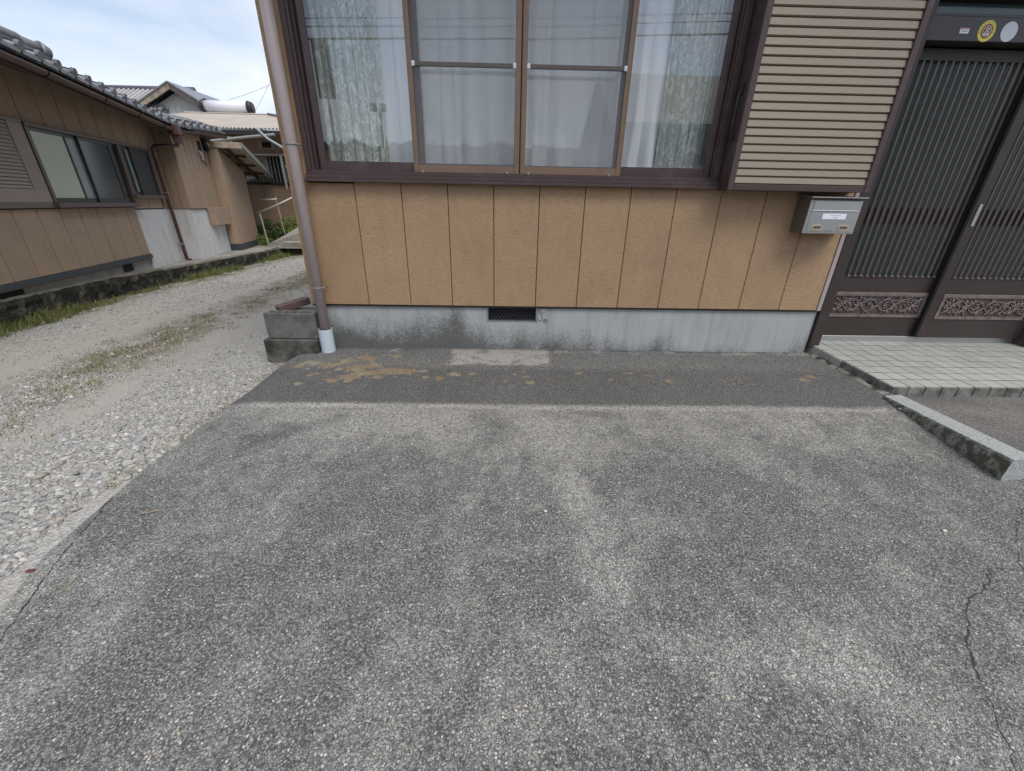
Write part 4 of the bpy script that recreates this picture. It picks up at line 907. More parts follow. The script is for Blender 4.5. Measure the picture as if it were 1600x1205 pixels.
b = MB(); b.box(.0030, P_ - .0030, -.003, .006, -.078, -.004, .0022); fm_ = b.me('tile', M_tilef)
for i in range(nx): place('tile', fm_, ST, (i * P_, -8 * P_ - .001, stz(-8 * P_)))
b = MB(); b.box(-.005, .004, -P_ + .0030, -.0030, -.078, -.004, .0022); sm_ = b.me('tile', M_tilef)
sm2 = b.me('tile', M_tile)
for j in range(8): place('tile', sm_ if j > 3 else sm2, ST, (0, -j * P_, stz(-j * P_)), (ang, 0, 0))
# mortar fillet under the side tiles
X, Y, F = grid(0, .035, -.86, 0, .006); hh = (.010 + .010 * fbm(X * 40, Y * 30, 3)) * (1 - X / .035) * (fbm(X * 5, Y * 9, 3) > .42)
V = np.stack([3.389 - .004 - X, .118 + Y, slab_z(3.38 - X, .118 + Y) + .001 + hh], -1).reshape(-1, 3); k = V[:, 1] < .0
place('mortar_fillet', np_mesh('mortar_fillet', V, F[k[F].all(1)][:, ::-1], mat('fillet', (.30, .29, .26), .3, 30, .95, bs=.8, bscale=120, bd=.003, dirt=(.06, .055, .05), dscale=20, dthr=(.45, .6)), True), ST) .location = (-3.389, -.118, -.0705)

# granite curb: long rough block
def curb():
    A = [(3.312, -.752, -.024, -.015), (3.172, -1.527, -.05, .060)]     # left edge x,y, bottom z, top z
    n = 70; Wd = .128; V = []; F_ = []; ring = 8
    for i in range(n + 1):
        t_ = i / n; x = A[0][0] + (A[1][0] - A[0][0]) * t_; y = A[0][1] + (A[1][1] - A[0][1]) * t_; zb = A[0][2] + (A[1][2] - A[0][2]) * t_ - .05; zt = -.006 + (.060 + .006) * t_
        j = lambda s_=.003: float((fbm(np.float64(i * .9 + s_ * 1000), np.float64(3.3), 3) - .5) * s_ * 2)
        prof = [(0, zb), (-.004 + j(.004), (zb + zt) * .5), (.000 + j(.006), zt - .010), (.006 + j(.005), zt + j(.002)), (Wd * .5, zt + .001), (Wd - .006 + j(.003), zt), (Wd, zt - .01), (Wd, zb)]
        for dx, z in prof: V.append((x + dx, y + dx * .12, z))
    for i in range(n):
        for k in range(ring - 1): F_.append((i * ring + k, i * ring + k + 1, (i + 1) * ring + k + 1, (i + 1) * ring + k))
    F_.append(tuple(range(ring))[::-1]); F_.append(tuple(n * ring + k for k in range(ring)))
    return MB().add(V, F_)
curb().put('granite_curb', M_granite, label='rough granite curb stone running from the tiled step along the slab', cat='curb')

# ================================================================== LITTER ON THE SLAB
def blade_curve(name, pts, w, mat_, lab, cat):
    b = MB(); b.tube([(x, y, sz(x, y) + z) for x, y, z in pts], w, 5); return b.put(name, mat_, label=lab, cat=cat)
blade_curve('dry_grass_blade', [(-.372, -1.745, .004), (-.345, -1.742, .008), (-.315, -1.728, .007), (-.285, -1.722, .004)], .0014, M_dry, 'dry yellow grass blade lying on the left of the slab', 'grass blade')
blade_curve('dry_grass_blade', [(-.345, -2.055, .004), (-.335, -2.03, .006), (-.338, -2.005, .004)], .0013, M_dry, 'short curled grass blade near the lower left slab edge', 'grass blade')
def pebble(x, y, r, mat_, lab):
    rg = np.random.default_rng(int(abs(x * 1000))); V = ICO_V * (1 + rg.uniform(-.2, .2, (12, 1))) * np.array([1.3, 1, .6]) * r; o = place('pebble', np_mesh('pebble', V, ICO_F, mat_, True), loc=(x, y, sz(x, y) + r * .45), label=lab, cat='pebble')
    return o
M_pw = mat('pale_pebble', (.62, .60, .50), .1, 60, .7); M_pg = mat('blue_pebble', (.17, .19, .195), .1, 60, .6)
pebble(2.62, -1.82, .008, M_pw, 'single cream pebble on the slab right of centre'); pebble(-.205, -2.10, .011, M_pg, 'dark blue grey pebble near the lower left of the slab')
pebble(-.285, -1.70, .008, M_pg, 'pale blue pebble beside the yellow grass blade'); pebble(3.285, -.905, .016, M_pg, 'flat bluish stone lying at the corner of the tiled step')
pebble(1.15, -1.72, .006, M_pw, 'small white pebble near the middle of the slab')
b = MB(); b.box(-.530, -.505, -1.985, -1.972, sz(-.51, -1.98), sz(-.51, -1.98) + .004, .001); b.put('red_chip', mat('red_chip', (.11, .035, .04), .1, 40, .7), label='small dark red plastic chip in the broken slab edge', cat='litter')

# ================================================================== NEIGHBOUR HOUSE (local x along its wall, local -y towards the drive)
NRZ = math.atan2(DD.y, DD.x)
NB = empty('neighbour_house', tuple(NO), NRZ, label='single storey neighbour house with brown panel siding and grey tiled eaves', cat='house')
Xw0 = -4.5
GZ = -.12
b = MB(); b.box(Xw0, 2.80, .03, 5, -.3, .12); b.put('foundation', M_concl, NB)
b = MB(); b.box(Xw0, 2.80, .025, .12, .12, 2.40); b.box(2.80, 4.15, .025, .12, .3, 2.40); M_core2 = mat('neighbour_core', (.045, .035, .028), .1, 4, .9); b.put('wall', M_core2, NB)
b = MB(); b.box(2.802, 4.15, .01, .12, -.3, .832); b.put('concrete_wall', M_concw, NB)
# windows: big 1.06..2.82, small 2.84..3.72 ; shutter -0.6..1.02
PP = .362
def nboard(x0, x1, z0, z1, m=M_sidn, y=0.0):
    b = MB(); b.box(x0 + .006, x1 - .006, y, y + .018, z0, z1, .003); b.put('siding_panel', m, NB)
x = -.0 - 12 * PP
edges = [i * PP for i in range(-12, 8)] + [2.80]
for a, c in zip(edges[:-1], edges[1:]): nboard(a, c, .143, .875 if a > -1.2 else 2.36)
upe = [i * PP for i in range(-3, 12)]
for a, c in zip(upe[:-1], upe[1:]): nboard(a, c, 1.80, 2.36)
nboard(3.982, 4.15, 1.80, 2.36); nboard(2.80, 3.27, .850, 1.03); nboard(3.27, 3.74, .850, 1.03)
for a, c in ((3.78, 3.97), (3.97, 4.15)): nboard(a, c, .832, 1.80)
b = MB(); b.box(Xw0, 2.806, -.022, .028, .070, .140, .004); b.put('base_flashing', M_flash, NB)
for x0, x1 in ((-.26, .08), (1.98, 2.23), (-2.4, -2.0)):
    b = MB(); b.box(x0, x1, .022, .028, -.05, .068); b.put('vent', M_black, NB)
# shutter
S = empty('shutter', (0, 0, 0)); S.parent = NB
b = MB(); b.box(-.62, 1.02, -.030, -.002, .885, .945, .003); b.box(-.62, 1.02, -.030, -.002, 1.785, 1.82, .003); b.put('frame', M_bar, S)
M_nshut = mat('taupe_shutter', (.30, .245, .205), .06, 6, .55, rnd=.02)
b = MB(); b.box(-.60, 1.012, -.026, -.003, .945, 1.09, .003); b.box(.80, 1.012, -.026, -.003, 1.09, 1.785, .003); b.put('panel', M_nshut, S)
b = MB(); b.prismx([(-.017, .003), (-.019, .007), (-.012, .036), (-.004, .038), (-.006, .003)], -.60, .80); sm = b.me('slat', M_nshut)
for i in range(18): place('slat', sm, S, (0, 0, 1.09 + i * .0385))
# windows
M_ndark = mat('dark_sash', (.035, .036, .038), .1, 6, .4, .2); M_ntrim = mat('grey_brown_trim', (.12, .095, .085), .1, 6, .5, .2)
M_pale = mat('pale_curtain_glass', (.44, .47, .38), .06, 2, .3, rnd=0); M_teal = mat('frosted_teal', (.24, .30, .30), .06, 2, .3, rnd=0); M_grey = mat('dark_grey_glass', (.06, .075, .085), .06, 2, .12, rnd=0); M_blk = mat('black_screen', (.028, .027, .03), .06, 2, .4, rnd=0)
def nwin(x0, x1, z0, z1, panes, sill=.06):
    W = empty('window', (0, 0, 0)); W.parent = NB
    b = MB(); b.box(x0 - .035, x1 + .02, -.045, .02, z1, z1 + .035, .003); b.box(x0 - .03, x0 + .015, -.035, .02, z0, z1, .003); b.box(x1 - .02, x1 + .02, -.04, .02, z0, z1, .003); b.put('frame', M_ntrim, W)
    b = MB(); b.box(x0 - .04, x1 + .06, -.075, .02, z0 - sill, z0, .004); b.put('sill', M_ntrim, W)
    b = MB(); b.box(x0, x1, .020, .024, z0, z1); b.put('backing', M_black, W)
    for a, c, mt, yy in panes:
        b = MB(); st_ = .028
        b.box(a, a + st_, yy, yy + .02, z0, z1, .002); b.box(c - st_, c, yy, yy + .02, z0, z1, .002); b.box(a + st_, c - st_, yy + .001, yy + .019, z0, z0 + .055, .002); b.box(a + st_, c - st_, yy + .001, yy + .019, z1 - .04, z1, .002); s_ = b.put('sash', M_ndark, W)
        b = MB(); b.box(a + st_, c - st_, yy + .010, yy + .013, z0 + .055, z1 - .04); b.put('pane', mt, s_)
nwin(1.06, 2.82, .945, 1.770, [(1.08, 1.70, M_pale, -.018), (1.66, 1.98, M_teal, .0), (1.93, 2.62, M_grey, -.022), (2.56, 2.80, M_blk, -.002)])
nwin(2.86, 3.72, 1.06, 1.770, [(2.87, 3.02, M_ndark, -.02), (3.0, 3.20, M_teal, .0), (3.16, 3.70, M_blk, -.02)], .045)
# wing that steps out: camera-facing return at x=4.15, front at y=-.28
Y1 = -.28
b = MB(); b.box(4.154, 5.75, Y1 + .022, .4, .3, 2.30); b.put('wall', M_core2, NB); b = MB(); b.box(4.148, 5.70, Y1 + .012, .4, -.3, .830); b.put('concrete_wall', M_concw, NB)
for a, c in ((.0, .14), (.14, .28)):
    b = MB(); b.box(4.135, 4.152, -c + .003, -a - .003, .835, 2.26, .003); b.put('siding_panel', M_sidn, NB)
b = MB(); b.box(4.132, 4.152, Y1, Y1 + .02, .834, 2.26, .002); b.put('corner_trim', M_sidn, NB)
for i in range(7):
    a = 4.153 + i * .2255; nboard(a + .002, a + .2225, .835, 2.26, M_sidn, Y1)
b = MB(); b.box(4.12, 5.70, Y1 - .008, Y1 + .0, .822, .834); b.put('drip_edge', M_dark, NB)
for xx in (4.62, 5.13):
    b = MB(); b.box(xx, xx + .02, Y1 + .004, Y1 + .014, -.12, .82); b.put('pilaster', M_concw, NB)
# box cupboard and second return ("porch pillar") at x 5.70..7.2, front y=-.5
b = MB(); b.box(4.88, 5.62, Y1 - .14, Y1 - .002, .50, .845, .004); b.put('wall_box', M_sidn, NB)
Y2 = -.50
def roofz(x): return 2.08 - .245 * (x - 5.8)
b = MB(); V = [(5.70, Y2 + .02, -.3), (7.2, Y2 + .02, -.3), (7.2, .4, -.3), (5.70, .4, -.3), (5.70, Y2 + .02, roofz(5.7) - .05), (7.2, Y2 + .02, roofz(7.2) - .05), (7.2, .4, roofz(7.2) - .05), (5.70, .4, roofz(5.7) - .05)]
b.add(V, [(3, 2, 1, 0), (4, 5, 6, 7), (0, 1, 5, 4), (1, 2, 6, 5), (2, 3, 7, 6), (3, 0, 4, 7)]); b.put('wall', M_core2, NB)
for i in range(5):
    a = 5.70 + i * .30; c = a + .30; b = MB(); z0, za, zc = .05, roofz(a) - .06, roofz(c) - .06; y = Y2; g_ = .008
    b.add([(a + g_, y, z0), (c - g_, y, z0), (c - g_, y + .018, z0), (a + g_, y + .018, z0), (a + g_, y, za), (c - g_, y, zc), (c - g_, y + .018, zc), (a + g_, y + .018, za)], [(3, 2, 1, 0), (4, 5, 6, 7), (0, 1, 5, 4), (1, 2, 6, 5), (2, 3, 7, 6), (3, 0, 4, 7)]); b.put('siding_panel', M_sidn, NB)
b = MB(); b.box(5.684, 5.699, Y2 + .002, Y1 - .002, .05, 2.04, .003); b.put('siding_panel', M_sidn, NB)
b = MB(); b.box(5.678, 7.21, Y2 - .012, Y2 + .018, -.12, .046, .004); b.box(5.678, 5.699, Y2 + .02, Y1, -.12, .046); b.put('base_flashing', M_flash, NB)
# lean-to canopy
CP = empty('canopy', (0, 0, 0)); CP.parent = NB
def slope_box(b, x0, x1, y0, y1, dz0, dz1):
    V = []
    for dz in (dz0, dz1):
        for x, y in ((x0, y0), (x1, y0), (x1, y1), (x0, y1)): V.append((x, y, roofz(x) + dz))
    b.add(V, [(3, 2, 1, 0), (4, 5, 6, 7), (0, 1, 5, 4), (1, 2, 6, 5), (2, 3, 7, 6), (3, 0, 4, 7)]); return b
for i in range(6): slope_box(MB(), 5.72, 7.9, -.95 + i * .19 + .004, -.95 + (i + 1) * .19 - .004, .02, .035).put('roof_board', M_wood, CP)
for yy in (-.93, -.62, -.30): slope_box(MB(), 5.70, 7.9, yy - .022, yy + .022, -.06, .018).put('rafter', M_wooddark if yy > -.9 else M_wood, CP)
for xx in (5.72, 6.3, 6.9, 7.5): slope_box(MB(), xx, xx + .04, -.95, .0, -.03, .0).put('batten', M_wooddark, CP)
slope_box(MB(), 5.66, 5.70, -.99, .10, -.07, .05).put('fascia', M_wood, CP); slope_box(MB(), 5.66, 7.95, -1.01, -.975, -.04, .045).put('gutter', M_lattice, CP)
# meter, vent hole and loose cables high on the wing
b = MB(); b.box(5.28, 5.44, Y1 - .004, Y1 - .001, 1.94, 2.12); b.put('vent', M_black, NB)
b = MB(); b.tube([(5.62, Y1 - .06, 2.12), (5.75, Y1 - .10, 2.02), (5.80, Y1 - .10, 1.86), (5.74, Y1 - .08, 1.78)], .028, 8); b.put('insulated_pipe', M_plaster, NB, True)
b = MB(); b.tube([(5.20, Y1 - .03, 1.93), (5.26, Y1 - .05, 1.84), (5.24, Y1 - .03, 1.76)], .018, 8); b.put('insulated_pipe', M_plaster, NB, True)
b = MB(); b.tube([(5.22, Y1 - .02, 1.82), (5.42, Y1 - .03, 1.70), (5.60, Y1 - .05, 1.72), (5.62, Y1 - .04, 1.88)], .006, 5); b.tube([(5.26, Y1 - .02, 1.78), (5.38, Y1 - .03, 1.66), (5.40, Y1 - .05, 1.9)], .005, 5); b.put('cable', M_dark, NB, True)
b = MB(); b.box(5.52, 5.70, Y1 - .06, Y1 - .002, 1.96, 2.2); b.put('eave_void', M_black, NB)
# eaves: roof plane, soffit, fascia, tiles, gutters
EV = [(-4.5, -.62, 2.40), (.2, -.60, 2.33), (3.75, -.40, 2.17)]         # gutter line (x, y, z)
def gl(x): return (np.interp(x, [-4.5, .2, 3.75, 4.3], [-.60, -.60, -.40, -.37]), np.interp(x, [-4.5, .2, 3.75, 4.3], [2.33, 2.28, 2.17, 2.155]))
b = MB(); n = 30
def half_gutter(b, pts, r=.052, lip=.006):
    V = []; F_ = []; m_ = 9
    for (x, y, z) in pts:
        for k in range(m_): a = PI + PI * k / (m_ - 1); V.append((x, y + r * math.cos(a), z + r * math.sin(a)))
        for k in range(m_): a = PI + PI * (m_ - 1 - k) / (m_ - 1); V.append((x, y + (r - .004) * math.cos(a), z + (r - .004) * math.sin(a) + .001))
    R_ = 2 * m_
    for i in range(len(pts) - 1):
        for k in range(R_): F_.append((i * R_ + k, i * R_ + (k + 1) % R_, (i + 1) * R_ + (k + 1) % R_, (i + 1) * R_ + k))
    F_.append(tuple(range(R_))); F_.append(tuple((len(pts) - 1) * R_ + k for k in range(R_))[::-1])
    return b.add(V, F_)
half_gutter(b, [(x, *map(float, gl(x))) for x in np.linspace(-4.5, 3.95, 18)]); b.put('gutter', M_gutter, NB)
for x in (-2.0, -1.1, -.2, .75, 1.85, 2.75, 3.6):
    y, z = map(float, gl(x)); b = MB(); r = .056
    b.tube([(x, y + r * math.cos(PI + PI * k / 8), z + r * math.sin(PI + PI * k / 8)) for k in range(9)] + [(x, y + .10, z + .04)], .005, 5); b.tube([(x, y, z - .05), (x + .0, y + .14, z - .02)], .007, 5); b.put('gutter_bracket', M_dark, NB)
g2 = [(4.25, -.40, 2.17), (5.0, -.44, 2.24), (6.3, -.52, 2.33)]
b = MB(); half_gutter(b, g2); b.put('gutter', M_gutter, NB)
b = MB(); b.box(3.93, 4.10, -.50, -.34, 2.06, 2.23, .01); b.prismx([(-.48, 2.06), (-.36, 2.06), (-.38, 1.93), (-.46, 1.93)], 3.96, 4.07); b.put('gutter_hopper', M_dpipe, NB)
b = MB(); b.tube([(4.015, -.42, 1.98), (4.01, -.40, 1.90), (3.90, -.07, 1.865), (3.875, -.05, 1.82), (3.875, -.05, .9), (3.885, -.06, -.07), (3.92, -.12, -.10)], .031, 12); b.put('downpipe', M_dpipe, NB, True)
for z in (.2, 1.1):
    b = MB(); b.box(3.84, 3.91, -.088, .0, z, z + .02, .002); b.put('pipe_bracket', M_wire, NB)
# soffit/fascia and roof body
def sheet(pts_lo, pts_hi, th):
    b = MB(); n = len(pts_lo); V = [*pts_lo, *pts_hi] + [(x, y, z + th) for x, y, z in [*pts_lo, *pts_hi]]; F_ = []
    for i in range(n - 1):
        F_ += [(i, i + n, i + n + 1, i + 1), (2 * n + i, 2 * n + i + 1, 3 * n + i + 1, 3 * n + i), (i, i + 1, 2 * n + i + 1, 2 * n + i), (n + i, 3 * n + i, 3 * n + i + 1, n + i + 1)]
    F_ += [(0, 2 * n, 3 * n, n), (n - 1, 2 * n - 1, 4 * n - 1, 3 * n - 1)]
    return b.add(V, F_)
xsn = [-4.5, -2, .2, 2, 3.75, 4.2]
lo = [(x, float(gl(x)[0]) + .075, float(gl(x)[1]) - .055) for x in xsn]; hi = [(x, .08, 2.375) for x in xsn]
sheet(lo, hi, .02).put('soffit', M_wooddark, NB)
b = MB()
for x0, x1 in zip(xsn[:-1], xsn[1:]):
    (ya, za), (yb_, zb) = map(lambda q: tuple(map(float, gl(q))), (x0, x1))
    V = [(x0, ya + .055, za - .060), (x1, yb_ + .055, zb - .060), (x1, yb_ + .074, zb - .060), (x0, ya + .074, za - .060), (x0, ya + .055, za + .045), (x1, yb_ + .055, zb + .045), (x1, yb_ + .074, zb + .045), (x0, ya + .074, za + .045)]
    b.add(V, [(3, 2, 1, 0), (4, 5, 6, 7), (0, 1, 5, 4), (1, 2, 6, 5), (2, 3, 7, 6), (3, 0, 4, 7)])
b.put('fascia', M_ntrim, NB)
lo = [(x, float(gl(x)[0]) - .01, float(gl(x)[1]) + .052) for x in xsn + [5.2, 6.3]]
def g3(x): return (float(np.interp(x, [-4.5, .2, 3.75, 4.25, 6.3], [-.60, -.60, -.40, -.40, -.52])), float(np.interp(x, [-4.5, .2, 3.75, 4.25, 6.3], [2.33, 2.28, 2.17, 2.17, 2.33])))
xr_ = [-4.5, -2, .2, 2, 3.75, 4.25, 5.2, 6.35]
lo = [(x, g3(x)[0] - .01, g3(x)[1] + .050) for x in xr_]; hi = [(x, 3.2, 3.10) for x in xr_]
sheet(lo, hi, .03).put('roof', M_rtile, NB)
lo2 = [(x, -.36, g3(x)[1] - .02) for x in (4.25, 5.2, 6.3)]; hi2 = [(x, .1, 2.24) for x in (4.25, 5.2, 6.3)]
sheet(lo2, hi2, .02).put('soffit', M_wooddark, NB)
# wavy eave tiles: curved pan plus round end
def tile_piece():
    b = MB(); n = 9; V = []; F_ = []; Wd = .285; Ld = .30; th = .016
    for (yy, zz) in ((0, 0), (Ld, Ld * .22)):
        for side in (0, th):
            for i in range(n):
                u = i / (n - 1); z = .030 * math.cos(u * 2 * PI * .92 + .35) + .012 * (u < .2); V.append((u * Wd, yy, z + zz + side))
    o = lambda a, s_, i: (a * 2 + s_) * n + i
    for i in range(n - 1):
        F_ += [(o(0, 1, i), o(0, 1, i + 1), o(1, 1, i + 1), o(1, 1, i)), (o(0, 0, i), o(1, 0, i), o(1, 0, i + 1), o(0, 0, i + 1)), (o(0, 0, i), o(0, 0, i + 1), o(0, 1, i + 1), o(0, 1, i))]
    b.add(V, F_); return b
b = tile_piece(); b.tube([(.0, -.012, .030), (.0, .26, .088)], .044, 10); tmsh = b.me('roof_tile', M_rtile, True)
b = tile_piece(); b.box(.01, .27, -.006, .002, -.045, .0, .003); b.tube([(.0, -.016, .022), (.0, .02, .03)], .047, 12); tm2 = b.me('roof_tile', M_rtile, False)
for i in range(38):
    x = -4.4 + i * .2855
    if x > 6.1: break
    y, z = g3(x); y2, z2 = g3(x + .2855); a = math.atan2(z2 - z, .2855); a2 = math.atan2(y2 - y, .2855)
    place('roof_tile', tm2, NB, (x, y - .025, z + .105), (0, -a, a2)); 
    for r_ in range(1, 3): place('roof_tile', tmsh, NB, (x, y - .025 + r_ * .24, z + .105 + r_ * .053), (0, -a, a2))
# descending ridge with round end tile near the left picture edge
RG = empty('ridge', (0, 0, 0)); RG.parent = NB
A = Vector((1.42, -.28, 2.46)); B = Vector((-1.8, .55, 2.90)); dv = B - A
for k in range(4):
    b = MB(); o_ = Vector((0, 0, .028 * k)); w_ = .085 - .012 * k; s_ = dv.cross(Vector((0, 0, 1))).normalized()
    P4 = [A + o_ - s_ * w_, A + o_ + s_ * w_, B + o_ + s_ * w_, B + o_ - s_ * w_]; b.add([tuple(p) for p in P4] + [tuple(p + Vector((0, 0, .022))) for p in P4], [(3, 2, 1, 0), (4, 5, 6, 7), (0, 1, 5, 4), (1, 2, 6, 5), (2, 3, 7, 6), (3, 0, 4, 7)]); b.put('ridge_course', M_rtile, RG)
nseg = 12
for k in range(nseg):
    p0 = A + dv * (k / nseg) + Vector((0, 0, .115)); p1 = A + dv * ((k + 1.08) / nseg) + Vector((0, 0, .115)); b = MB(); b.tube([p0, p1], .06, 10, rs=[.068, .056]); b.put('ridge_tile', M_rtile, RG, True)
b = MB(); b.tube([A + Vector((.03, -.01, .10)), A + Vector((-.05, .02, .12))], .085, 16, rs=[.080, .095]); b.put('end_tile', M_rtile, RG, True)

# retaining kerb and yard
KB = empty('retaining_kerb', (0, 0, 0), label='low mossy retaining kerb between the gravel drive and the brown house', cat='kerb')
b = MB(); bt = MB(); seg = []
for (P, Q, za, zb) in zip(KW[:-1], KW[1:], KTOP[:-1], KTOP[1:]):
    n = max(2, int((Q - P).length / .06))
    for i in range(n): t_ = i / n; seg.append((P.lerp(Q, t_), za + (zb - za) * t_))
seg.append((KW[-1], KTOP[-1]))
rows = []; rgk = random.Random(4)
for i, (p, zt) in enumerate(seg):
    q = seg[min(i + 1, len(seg) - 1)][0] - seg[max(i - 1, 0)][0]; nrm = Vector((q.y, -q.x, 0)).normalized(); rows.append([(p + nrm * rgk.uniform(-.012, .012), -.55)] + [(p + nrm * rgk.uniform(-.014, .014), zt - .26 + .052 * k) for k in range(5)] + [(p - nrm * .012, zt + rgk.uniform(-.008, .006)), (p - nrm * .10, zt + rgk.uniform(-.004, .008)), (p - nrm * .20, zt - .002), (p - nrm * .2, -.55)])
m_ = len(rows[0]); V = [(a.x, a.y, z) for r_ in rows for a, z in r_]; Fs, Ft = [], []
for i in range(len(rows) - 1):
    for k in range(m_ - 1): (Fs if k < 6 else Ft).append((i * m_ + k, (i + 1) * m_ + k, (i + 1) * m_ + k + 1, i * m_ + k + 1))
MB().add(V, Fs).put('face', M_moss, KB); MB().add(V, Ft).put('top', M_kerbtop, KB)
b = MB(); yd = [W3(-4, -.1), W3(1.6, .0), W3(2.9, .36), W3(4.5, .76), W3(8.0, 1.40), W3(11, 1.9), W3(11, -8), W3(-4, -8)]
b.add([(p.x, p.y, -.10) for p in yd], [tuple(range(len(yd)))]); b.put('yard', M_yard, kind='structure')

# ================================================================== THINGS AT THE FAR END OF THE DRIVE
# far wing with lattice window
FH = empty('far_house', (-7.5, 9.5, 0), label='brown far house with lattice window and pale corrugated roof', cat='house')
for i in range(11):
    b = MB(); b.box(i * .40 - .6 + .004, (i + 1) * .40 - .6 - .004, 0, .018, -.1, 1.40, .003); b.put('siding_panel', M_sidf, FH)
for i in range(9):
    b = MB(); b.box(i * .48 - .6 + .004, (i + 1) * .48 - .6 - .004, 0, .018, 2.10, 2.62, .003); b.put('siding_panel', M_sidf, FH)
b = MB(); b.box(-.6, 3.9, .02, 4.4, -.3, 2.62); b.put('wall', M_wooddark, FH)
WF = empty('window', (0, 0, 0)); WF.parent = FH
b = MB(); b.box(.55, 2.75, -.06, .02, 1.405, 1.46, .004); b.put('sill', M_dark, WF)
b = MB(); b.box(2.08, 2.58, .0, .015, 1.465, 2.08); b.put('backing', M_black, WF)
b = MB(); b.box(.60, 2.08, .004, .018, 1.465, 2.08); b.put('panel', M_lattice, WF)
for i in range(21):
    b = MB(); b.box(.62 + i * .095, .635 + i * .095, -.035, -.02, 1.46, 2.09); b.put('lattice_bar', M_lattice, WF)
b = MB(); b.box(.5, 3.2, -.30, .05, 2.085, 2.11, .003); b.put('window_hood', M_concl, FH)
W2 = empty('window', (0, 0, 0)); W2.parent = FH
b = MB(); b.box(1.95, 2.35, -.02, .0, 2.26, 2.44, .003); b.put('frame', M_wood, W2); b = MB(); b.box(2.02, 2.26, -.026, -.0205, 2.28, 2.42); b.put('pane', M_black, W2)
# corrugated roof
RX0, RX1, RY0, RY1, RZ0, RZ1 = -2.6, 4.4, -.65, 4.2, 2.62, 3.68
nx = 150; V = []; F_ = []
for j, tt in enumerate((0, .25, .5, .75, 1.0)):
    for i in range(nx): V.append((RX0 + (RX1 - RX0) * i / (nx - 1), RY0 + (RY1 - RY0) * tt, RZ0 + (RZ1 - RZ0) * tt + (.030 if i % 2 else -.006)))
for j in range(4):
    for i in range(nx - 1): F_.append((j * nx + i, j * nx + i + 1, (j + 1) * nx + i + 1, (j + 1) * nx + i))
MB().add(V, F_).put('roof', M_broof, FH)
b = MB(); b.box(RX0, RX1, RY0 + .02, RY0 + .06, RZ0 - .12, RZ0 - .03); b.put('fascia', M_dark, FH)
b = MB(); b.prismx([(RY1 - .1, RZ1 + .02), (RY1 + .1, RZ1 + .08), (RY1 + .3, RZ1 + .02)], RX0, RX1); b.put('ridge_cap', M_broof, FH)
b = MB(); b.tube([(.35, 4.0, 3.70), (1.6, 2.6, 3.38), (2.9, 1.0, 3.05)], .035, 6); b.put('roof_seam', M_rtileb, FH)
# pipes and gutters at the far wall (px 398..460)
b = MB(); b.tube([(1.3, -.95, 2.30), (2.1, -.80, 2.42), (2.75, -.7, 2.50)], .035, 8); b.put('gutter', M_lattice, FH)
b = MB(); b.tube([(2.35, -.75, 2.62), (2.60, -.8, 2.40), (2.95, -.8, 2.20)], .030, 8); b.put('downpipe', M_wire, FH)
b = MB(); b.tube([(2.60, -.30, 2.08), (2.60, -.30, 1.30)], .028, 8); b.put('downpipe', M_wire, FH)
b = MB(); b.tube([(2.68, -.30, 1.85), (2.82, -.35, 1.60), (2.84, -.4, 1.15), (2.90, -.5, .98)], .020, 8); b.put('downpipe', M_lattice, FH)
b = MB(); b.box(1.65, 1.72, -.85, -.80, 2.10, 2.42); b.put('bracket', M_wire, FH)

# solar water heater tank
tk = empty('water_heater_tank', (-9.70, 13.9, 3.93), label='white cylindrical solar water tank lying on the pale roof ridge', cat='water tank')
b = MB(); b.tube([(.28, 0, 0), (1.72, .05, 0)], .19, 24); b.put('drum', M_tank, tk, True)
b = MB(); b.tube([(1.72, .05, 0), (1.84, .053, 0)], .20, 24, rs=[.215, .17]); b.put('end_cap', M_dark, tk, True)
b = MB(); b.tube([(.10, 0, .02), (.30, 0, .02)], .25, 24, rs=[.16, .225]); b.put('end_cap', M_dark, tk, True)
for xx in (.5, 1.6):
    b = MB(); b.box(xx, xx + .06, -.2, .25, -.34, -.16); b.put('cradle', M_wire, tk)

# two storey house with grey tiled gable further back
GH = empty('gabled_house', (-15.2, 18, 0), label='distant house with grey plaster gable and dark tiled ridge', cat='house')
b = MB(); b.prism([(.30, 0), (3.95, 0), (3.95, 4.15), (2.15, 5.15), (.30, 4.25)], 0.0, 6); b.put('wall', M_plaster, GH)
for i in range(12):
    b = MB(); xx = .45 + i * .29; b.box(xx, xx + .012, -.008, -.001, 3.0, 4.25 + .45 * (1 - abs(xx - 2.15) / 1.9)); b.put('joint', M_lattice, GH)
for s, (p, q) in enumerate((((2.15, 5.38), (-.15, 4.22)), ((2.15, 5.38), (4.35, 4.10)))):
    b = MB(); b.prism([p, (p[0], p[1] - .22), (q[0], q[1] - .20), q][:: (1 if s == 0 else -1)], -.42, -.36); b.put('barge_board', M_wood if s == 0 else M_ntrim, GH)
    b = MB(); b.prism([(p[0], p[1] + .06), (p[0], p[1]), q, (q[0], q[1] + .06)][:: (1 if s == 0 else -1)], -.45, 6); b.put('roof_slope', M_rtile, GH)
b = MB(); V = [(-3.2, -.3, 4.35), (1.5, -.3, 4.35), (2.15, 1.6, 5.45), (-3.2, 1.6, 5.45)]
b.add(V + [(x, y, z - .08) for x, y, z in V], [(0, 1, 2, 3), (7, 6, 5, 4), (0, 4, 5, 1), (1, 5, 6, 2), (2, 6, 7, 3), (3, 7, 4, 0)]); b.put('roof_slope', M_rtile, GH)
b = MB(); b.tube([(0, 0, 0), (0, 1.9, 1.10)], .07, 8); rwm = b.me('roof_tile_row', mat('pale_tile_row', (.34, .33, .33), .15, 9, .5))
for i in range(22): place('roof_tile_row', rwm, GH, (-3.1 + i * .215, -.32, 4.42))
